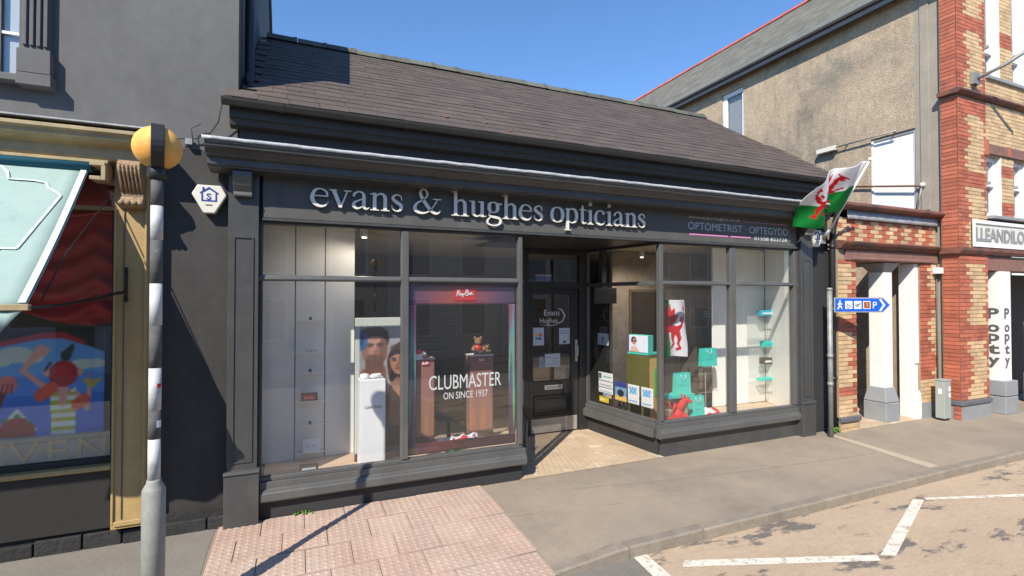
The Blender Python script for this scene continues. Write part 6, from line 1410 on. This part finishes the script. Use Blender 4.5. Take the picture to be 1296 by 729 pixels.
MB().prism([ppt(.015, .018, .003), ppt(L_ - .125, .018, .003), ppt(L_ - .018, .125, .003), ppt(L_ - .125, .232, .003), ppt(.015, .232, .003)], fn_ * -.003, 'blue_sign').build('blue_face', pan)
def sq(u0, u1, v0, v1, mt, d=.006): return MB().prism([ppt(u0, v0, d), ppt(u1, v0, d), ppt(u1, v1, d), ppt(u0, v1, d)], fn_ * -.0025, mt)
sq(.175, .295, .06, .19, 'white_vinyl').build('symbol_tile', pan); sq(.325, .445, .06, .19, 'white_vinyl').build('symbol_tile', pan)
sq(.475, .595, .06, .19, 'white_vinyl').build('symbol_tile', pan); sq(.487, .583, .072, .178, 'brown_sign', .009).build('brown_tile', pan)
def glyph_tube(name, lines, mt, d, r=.008):
    mb = MB()
    for ln in lines: mb.tube([ppt(a, b, d) for a, b in ln], r, mt, 6)
    mb.build(name, pan)
mb = MB().ball(ppt(.088, .188, .006), .015, 'white_vinyl', 8); mb.build('walker_head', pan)
glyph_tube('walker', [[(.088, .17), (.085, .115)], [(.085, .115), (.112, .085), (.12, .045)], [(.085, .115), (.07, .085), (.048, .045)], [(.088, .162), (.11, .14), (.128, .125)], [(.088, .162), (.066, .14), (.058, .118)]], 'white_vinyl', .006, .011)
glyph_tube('wheelchair_symbol', [[(.215, .165), (.22, .125), (.25, .12), (.262, .09), (.275, .085)], [(.215, .125), (.198, .105), (.205, .08), (.228, .075), (.245, .09)]], 'seam', .008, .006)
glyph_tube('telescope_symbol', [[(.34, .12), (.375, .13)], [(.36, .10), (.40, .112)], [(.375, .13), (.43, .15)]], 'seam', .008, .008)
glyph_tube('information_symbol', [[(.54, .155), (.535, .13), (.545, .115), (.53, .085)]], 'yellow_tan', .011, .008)
put_text('lettering', 'P', .11, ppt(.635, .07, .004), fu, (0, 0, 1), 'white_vinyl', pan, .003)
MB().prism([ppt(.735, .03, .006), ppt(.775, .03, .006), ppt(.845, .125, .006), ppt(.775, .22, .006), ppt(.735, .22, .006), ppt(.805, .125, .006)], fn_ * -.0025, 'white_vinyl').build('chevron', pan)

# ------------------------------------------------------------------ weeds
def weed(x, y, n, label, h=.10):
    mb = MB()
    for i in range(n):
        a = rnd.uniform(0, 2 * math.pi); l = h * rnd.uniform(.6, 1.2); w = .012; bx, by = x + rnd.uniform(-.10, .10), y + rnd.uniform(-.03, .03)
        d = Vector((math.cos(a), math.sin(a), 0)); s = Vector((-d.y, d.x, 0)); o_ = Vector((bx, by, 0)); m_ = o_ + d * l * .4 + Vector((0, 0, l * .8)); e = o_ + d * l + Vector((0, 0, l * .55))
        mb.add([o_, m_ + s * w, m_ - s * w, e], [(0, 1, 2), (1, 3, 2)], 'leaf')
    o = mb.build('weed_tuft', loc=(x, y, 0)); tag(o, label, 'weed', 'weeds at the foot of the walls')
weed(8.52, 5.74, 60, 'green weed tuft at the foot of the drainpipe'); weed(.06, 5.87, 14, 'small weed where the tactile paving meets the shop wall', .05)

# ------------------------------------------------------------------ houses across the road (they show mirrored in the glass)
def house(x0, x1, h, mt, label, nw):
    t = thing('terraced_house', label, 'house', ((x0 + x1) / 2, -7, 0), 'terraced houses across the road')
    MB().box(x0, x1, -13, -7, -.1, h, mt).build('wall', t)
    MB().add([(x0, -6.75, h), (x1, -6.75, h), (x1, -10, h + 2.2), (x0, -10, h + 2.2), (x1, -13.2, h), (x0, -13.2, h)], [(0, 1, 2, 3), (3, 2, 4, 5), (0, 3, 5), (1, 4, 2)], 'slate_grey').build('roof', t)
    st = (x1 - x0) / nw
    for i in range(nw):
        for z in (.8, 3.1):
            if z < 1 and i == nw - 1:
                MB().box(x0 + st * (i + .3), x0 + st * (i + .7), -7.0, -6.96, 0, 2.2, 'wood_dark').build('door', t); continue
            f = MB().box(x0 + st * (i + .25), x0 + st * (i + .75), -7.0, -6.95, z, z + 1.5, 'upvc').build('window', t); MB().box(x0 + st * (i + .29), x0 + st * (i + .71), -6.95, -6.94, z + .08, z + 1.42, 'grey_stone').build('pane', f)
house(-14, -5, 5.0, 'opp_grey', 'grey terraced house across the road', 4); house(-4.98, 3, 4.8, 'opp_stone', 'brown stone terraced house across the road', 3); house(3.02, 12, 5.1, 'opp_cream', 'cream terraced house across the road', 4); house(12.02, 24, 4.9, 'opp_stone', 'long brown terraced house farthest along the opposite side', 5)
